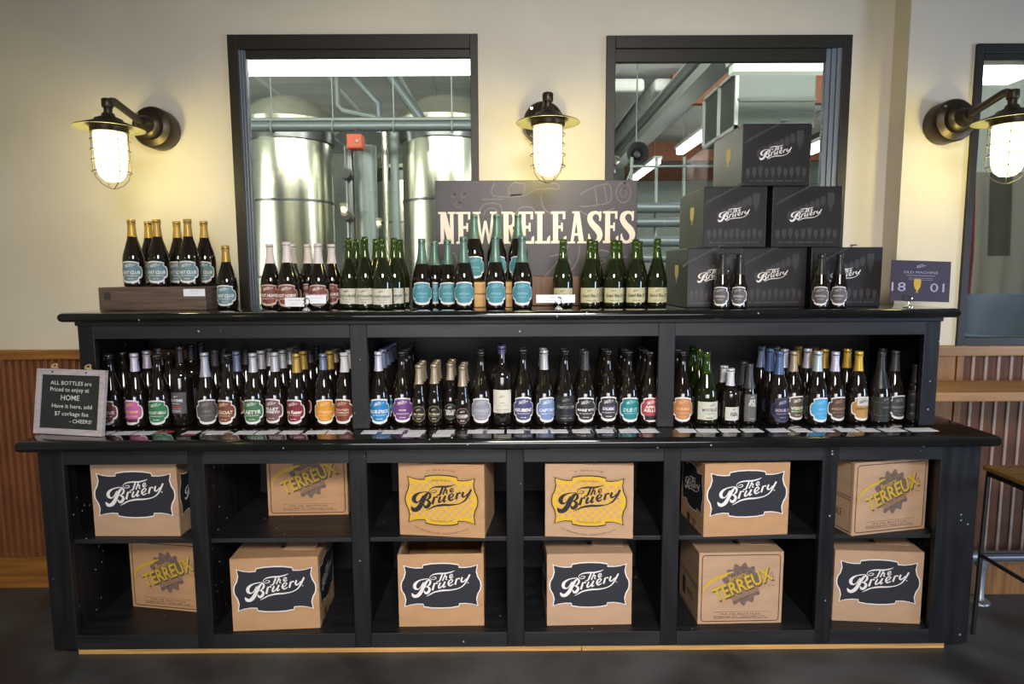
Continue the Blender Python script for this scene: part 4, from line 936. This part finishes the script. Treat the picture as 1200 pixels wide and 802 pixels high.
# ------------------------------------------------------------------ the brewery hall beyond the windows
m_hall = mat('hall_wall_paint', hx('a9b3ae'), .7, var=.06)
structure(obj('floor_hall', bx(-5, -2.95, .8, 13, ZF - .1, ZF), m_floor))
structure(obj('wall_hall_rear', bx(-5, 6, 12.8, 13, ZF, 4.5), m_hall))
structure(obj('wall_hall_left', bx(-5.1, -5, .8, 13, ZF, 4.5), m_hall))
structure(obj('wall_hall_right', bx(6, 6.1, .8, 13, ZF, 4.5), m_hall))
hc = structure(obj('ceiling_hall', bx(-5, 6, .8, 13, 4.32, 4.42), m_insul))
for i in range(11):
    q = obj('insulation_rib', tube(bmesh.new(), [(-4.6 + i * 1.02, .82, 4.315), (-4.6 + i * 1.02, 12.8, 4.315)], .035, 8), m_insul, hc)
def tank(x, y, label, r=.52):
    t = tag(empty('fermentation_tank', (x, y, ZF)), label, 'tank', 'stainless fermentation tanks')
    k = r / .52
    obj('tank_body', lathe(bmesh.new(), [(0, .62), (.10 * k, .66), (r * .98, 1.15), (r, 1.18), (r, 3.20)], 48), m_steel, t, True)
    obj('tank_shoulder', lathe(bmesh.new(), [(r, 3.20), (r + .03, 3.21), (r + .035, 3.28), (r + .035, 3.36)], 48), m_steeld, t, True)
    obj('tank_dome', lathe(bmesh.new(), [(r + .035, 3.36), (r + .09, 3.40), (r + .10, 3.46), (r * 1.05, 3.58), (r * .75, 3.71), (r * .35, 3.79), (0, 3.81)], 48), m_steel, t, True)
    for z in (1.5, 2.45): obj('tank_band', lathe(bmesh.new(), [(r, z), (r + .012, z + .004), (r + .012, z + .03), (r, z + .034)], 48), m_steeld, t, True)
    for q in range(4):
        a = pi / 4 + q * pi / 2; obj('leg', tube(bmesh.new(), [(r * .85 * cos(a), r * .85 * sin(a), 1.2), (r * .85 * cos(a), r * .85 * sin(a), 0)], .04, 10), m_steeld, t)
    obj('sight_port', lathe(bmesh.new(), [(0, 0), (.07, 0), (.07, .05), (.05, .06), (0, .06)], 20, M=Matrix.Translation((.1, -r - .0, 1.2)) @ Matrix.Rotation(radians(90), 4, 'X')), m_chrome, t, True)
    return t
tank(-2.80, 6, 'large stainless tank at the left in the left window'); tank(-.80, 6, 'large stainless tank at the right in the left window', .55)
tank(-1.9, 9.5, 'stainless tank further back between the two nearer tanks', .5)
def strip(x0, x1, y0, y1, z, label, tube_m=None):
    r = tag(empty('strip_light', ((x0 + x1) / 2, (y0 + y1) / 2, z)), label, 'light'); a, b = (x1 - x0) / 2, (y1 - y0) / 2
    obj('light_housing', bx(-a - .02, a + .02, -b - .02, b + .02, .035, .075, .004), m_beam, r); obj('light_diffuser', bx(-a, a, -b, b, -.035, .035, .01), tube_m or m_tube, r)
    for sx in (-.8, .8):
        p0 = (sx * a if a > b else 0, 0 if a > b else sx * b); obj('hanger_rod', tube(bmesh.new(), [(*p0, .075), (*p0, 4.32 - z)], .004, 6), m_pvc, r)
strip(-2.7, .05, 2.14, 2.30, 2.955, 'long bright strip light along the top of the left window')
strip(1.86, 3.3, 2.95, 3.07, 3.175, 'dim strip light at the top right of the right window', m_tubed)
strip(2.27, 2.37, 4.75, 6.3, 3.12, 'strip light running away beside the duct in the right window')
strip(2.27, 2.37, 7.6, 9.6, 3.22, 'farther strip light in the right window')
strip(3.5, 3.64, 4.5, 6.0, 2.93, 'strip light right of the top black carton in the right window')
strip(3.45, 3.85, 2.3, 2.6, 2.96, 'panel light at the top of the far right window')
strip(-1.2, -.9, 7.0, 7.4, 3.55, 'small panel light between the tanks in the left window')
def pipe(name, pts, r, mt, label, extra=None):
    o = obj(name, tube(bmesh.new(), pts, r, 14), mt, None, True); tag(o, label, 'pipe'); return o
hp_ = tag(empty('overhead_pipes', (-1.6, 4, 2.95)), 'pair of grey horizontal pipes on hangers across the left window', 'pipes')
obj('pipe', tube(bmesh.new(), [(-2, 0, 0), (2.2, 0, 0)], .046, 16), m_pipe, hp_, True)
obj('pipe', tube(bmesh.new(), [(-2, .08, .085), (2.2, .08, .085)], .022, 12), m_pvc, hp_, True)
for px in (334, 403, 472, 538):
    xx = (px - 600) / 745 * 6.45 + 1.6
    bm = bmesh.new(); tube(bm, [(xx, 0, 1.35), (xx, 0, .055)], .006, 6); tube(bm, [(xx, .056 * sin(2 * pi * k / 16), .056 * cos(2 * pi * k / 16)) for k in range(16)], .009, 6, True)
    obj('pipe_hanger', bm, m_pvc, hp_)
pipe('upright_pipe', [(-1.68, 4.5, 2.86), (-1.68, 4.5, ZF)], .05, m_steeld, 'dark upright pipe with valves between the tanks, leftmost')
pipe('upright_pipe', [(-1.49, 4.5, 2.86), (-1.49, 4.5, ZF)], .10, m_pvc, 'thick grey upright pipe below the orange actuator')
pipe('upright_pipe', [(-1.30, 4.5, 3.0), (-1.30, 4.5, ZF)], .030, m_steel, 'thin bright upright pipe between the tanks')
pipe('upright_pipe', [(-1.20, 4.5, 3.0), (-1.20, 4.5, ZF)], .045, m_pvc, 'grey upright pipe left of the right tank')
pipe('bent_pipe', [(-1.97, 5.2, 4.32), (-1.96, 5.2, 3.46), (-1.90, 5.2, 3.40), (-1.2, 5.2, 3.26), (-1.15, 5.2, 3.20), (-1.13, 5.2, 3.05)], .030, m_pvc, 'pale bent pipe sloping over the gap between the tanks')
pipe('roof_brace', [(-2.2, 5.0, 4.25), (-1.45, 5.0, 3.42), (-1.45, 5.0, 3.1)], .035, m_pipe, 'grey pipe slanting down from the roof, left one')
pipe('roof_brace', [(-1.72, 5.4, 4.3), (-1.02, 5.4, 3.35)], .06, m_pipe, 'thick grey strut slanting down from the roof, right one')
pipe('roof_brace', [(-.7, 5.0, 4.25), (-.45, 5.0, 3.75), (-.3, 5.0, 3.7)], .03, m_pvc, 'thin pipe bending over the right tank')
ac = tag(obj('valve_actuator', bx(-.075, .075, -.07, .07, -.07, .07, .015), m_orange, loc=(-1.455, 3.86, 2.77)), 'orange valve actuator box below the horizontal pipes', 'valve')
obj('actuator_stem', tube(bmesh.new(), [(0, 0, .07), (0, .08, .14)], .02, 10), m_speak, ac); obj('actuator_dial', lathe(bmesh.new(), [(0, 0), (.014, 0), (.014, .012), (0, .012)], 16, M=Matrix.Translation((.03, -.07, 0)) @ Matrix.Rotation(radians(90), 4, 'X')), m_pvc, ac)
for k, z in enumerate((2.55, 2.12, 1.78)):
    tag(obj('valve', lathe(bmesh.new(), [(0, 0), (.06, 0), (.065, .02), (.065, .05), (.02, .06), (.02, .12), (.05, .13), (.05, .15), (0, .15)], 18, M=Matrix.Rotation(radians(90), 4, 'X')), m_speak, None, True, loc=(-1.68, 4.452, z)), 'dark valve on the upright pipe, %s' % ('highest', 'middle', 'lowest')[k], 'valve')
# right window
bmr = tag(empty('roof_beam', (2.06, 3.0, 3.62)), 'pale painted steel beam receding across the right window', 'beam')
obj('beam_web', bx(-.02, .02, 0, 9.8, -.13, .13), m_beam, bmr); obj('beam_flange', bx(-.12, .12, 0, 9.8, .13, .15), m_beam, bmr); obj('beam_flange', bx(-.12, .12, 0, 9.8, -.15, -.13), m_beam, bmr)
obj('beam_conduit', tube(bmesh.new(), [(-.17, 0, -.05), (-.17, 9.8, -.05)], .03, 8), m_pvc, bmr)
for k, (y, z0, z1) in enumerate(((6.5, 3.80, 4.2), (9.5, 3.55, 3.9), (11.6, 3.5, 3.8))):
    tag(obj('roof_purlin', bx(2.25 + .06 * (y - 6.5), 5.95, y, y + .12, z0, z1), m_purl), 'brown timber purlin in the right window, %s' % ('nearest', 'middle', 'farthest')[k], 'beam')
for k in range(6):
    tag(obj('roof_insulation', bx(1.3 + k * .75, 1.92 + k * .75, 6.7, 12.7, 4.02, 4.2, .05), m_insul), 'white roof insulation bay between purlins, number %s from the left in the right window' % ORD[k], 'insulation', 'roof insulation bays')
du = tag(empty('air_duct', (2.49, 4.05, 2.83)), 'green-grey sheet metal duct in the right window', 'duct')
obj('duct_body', bx(-.36, .36, -.45, .55, 0, .52, .01), m_duct, du); obj('duct_seam', bx(-.365, .365, -.46, -.44, .24, .27), m_duct, du)
for z in (0, .5): obj('duct_flange', bx(-.385, -.355, -.46, .56, z, z + .03), m_beam, du)
for y in (-.46, .03, .53): obj('duct_flange', bx(-.385, -.355, y, y + .03, 0, .53), m_beam, du)
for xx in (-.3, .3): obj('duct_hanger', tube(bmesh.new(), [(xx, .0, .52), (xx, .0, 1.49)], .008, 6), m_pvc, du)
fn = tag(empty('horn_loudspeaker', (1.70, 6.0, 3.05)), 'round dark horn loudspeaker in the right window', 'loudspeaker')
obj('horn', lathe(bmesh.new(), [(.03, .22), (.05, .16), (.08, .08), (.145, 0), (.15, .0), (.15, .012), (.09, .09), (.055, .17), (.04, .22)], 28, M=Matrix.Rotation(radians(90), 4, 'X') @ Matrix.Translation((0, 0, 0)) @ Matrix.Scale(-1, 4, (0, 0, 1))), m_speak, fn, True)
obj('driver', lathe(bmesh.new(), [(0, .06), (.045, .08), (.05, .12), (.05, .2), (0, .2)], 18, M=Matrix.Rotation(radians(-90), 4, 'X')), m_speak, fn, True)
obj('mount_rod', tube(bmesh.new(), [(0, .15, .04), (0, .15, 1.27)], .01, 6), m_pvc, fn)
rp = tag(empty('insulated_pipes', (1.3, 4.5, 2.0)), 'blue-grey insulated pipes low in the right window beside the sign', 'pipes')
for z, rr in ((.20, .055), (.045, .05), (-.16, .055), (-.34, .045)): obj('pipe', tube(bmesh.new(), [(-1, 0, z), (1.4, 0, z)], rr, 14), m_pipe, rp, True)
for xx in (.05, .32, .62): obj('pipe_upright', tube(bmesh.new(), [(xx, .1, .75), (xx, .1, -2.0)], .018, 8), m_pvc, rp)
obj('pipe_rail', tube(bmesh.new(), [(-.1, -.1, .30), (.02, -.1, .62), (1.0, -.1, .62)], .014, 8), m_pvc, rp)
tank(1.2, 8.6, 'stainless tank low behind the pipes in the right window', .6)
# far right window
bm = bmesh.new(); n = 24; cols = []
for i in range(n + 1):
    x = 2.86 + .50 * i / n; y = 1.6 + .018 * sin(i * .9); cols.append([bm.verts.new((x + .012 * sin(z * 5), y, z)) for z in (1.36, 1.6, 1.85, 2.12)])
for i, (a, b) in enumerate(zip(cols, cols[1:])):
    for k in range(3):
        f = bm.faces.new((a[k], b[k], b[k + 1], a[k + 1])); f.material_index = 1 if i < 4 else (2 if 8 < i < 16 and k > 0 else 0)
bmesh.ops.solidify(bm, geom=bm.faces[:], thickness=.004)
tag(obj('hanging_banner', bm, [mat('banner_white', hx('a9a7a4'), .8), mat('banner_red', hx('8a2f34'), .8), mat('banner_grey', hx('62625c'), .8)], None, True), 'white banner with a red edge hanging behind the far right window', 'banner')
kg = tag(empty('blue_tank', (3.85, 2.5, ZF)), 'blue plastic drum behind the far right window', 'drum')
obj('drum_body', lathe(bmesh.new(), [(0, 0), (.26, 0), (.28, .03), (.28, 1.30), (.26, 1.38), (.10, 1.42), (0, 1.42)], 28), mat('blue_plastic', hx('45566c'), .45), kg, True)
obj('drum_rim', lathe(bmesh.new(), [(.28, 1.0), (.292, 1.01), (.292, 1.05), (.28, 1.06)], 28), mat('blue_plastic', hx('45566c'), .45), kg, True)
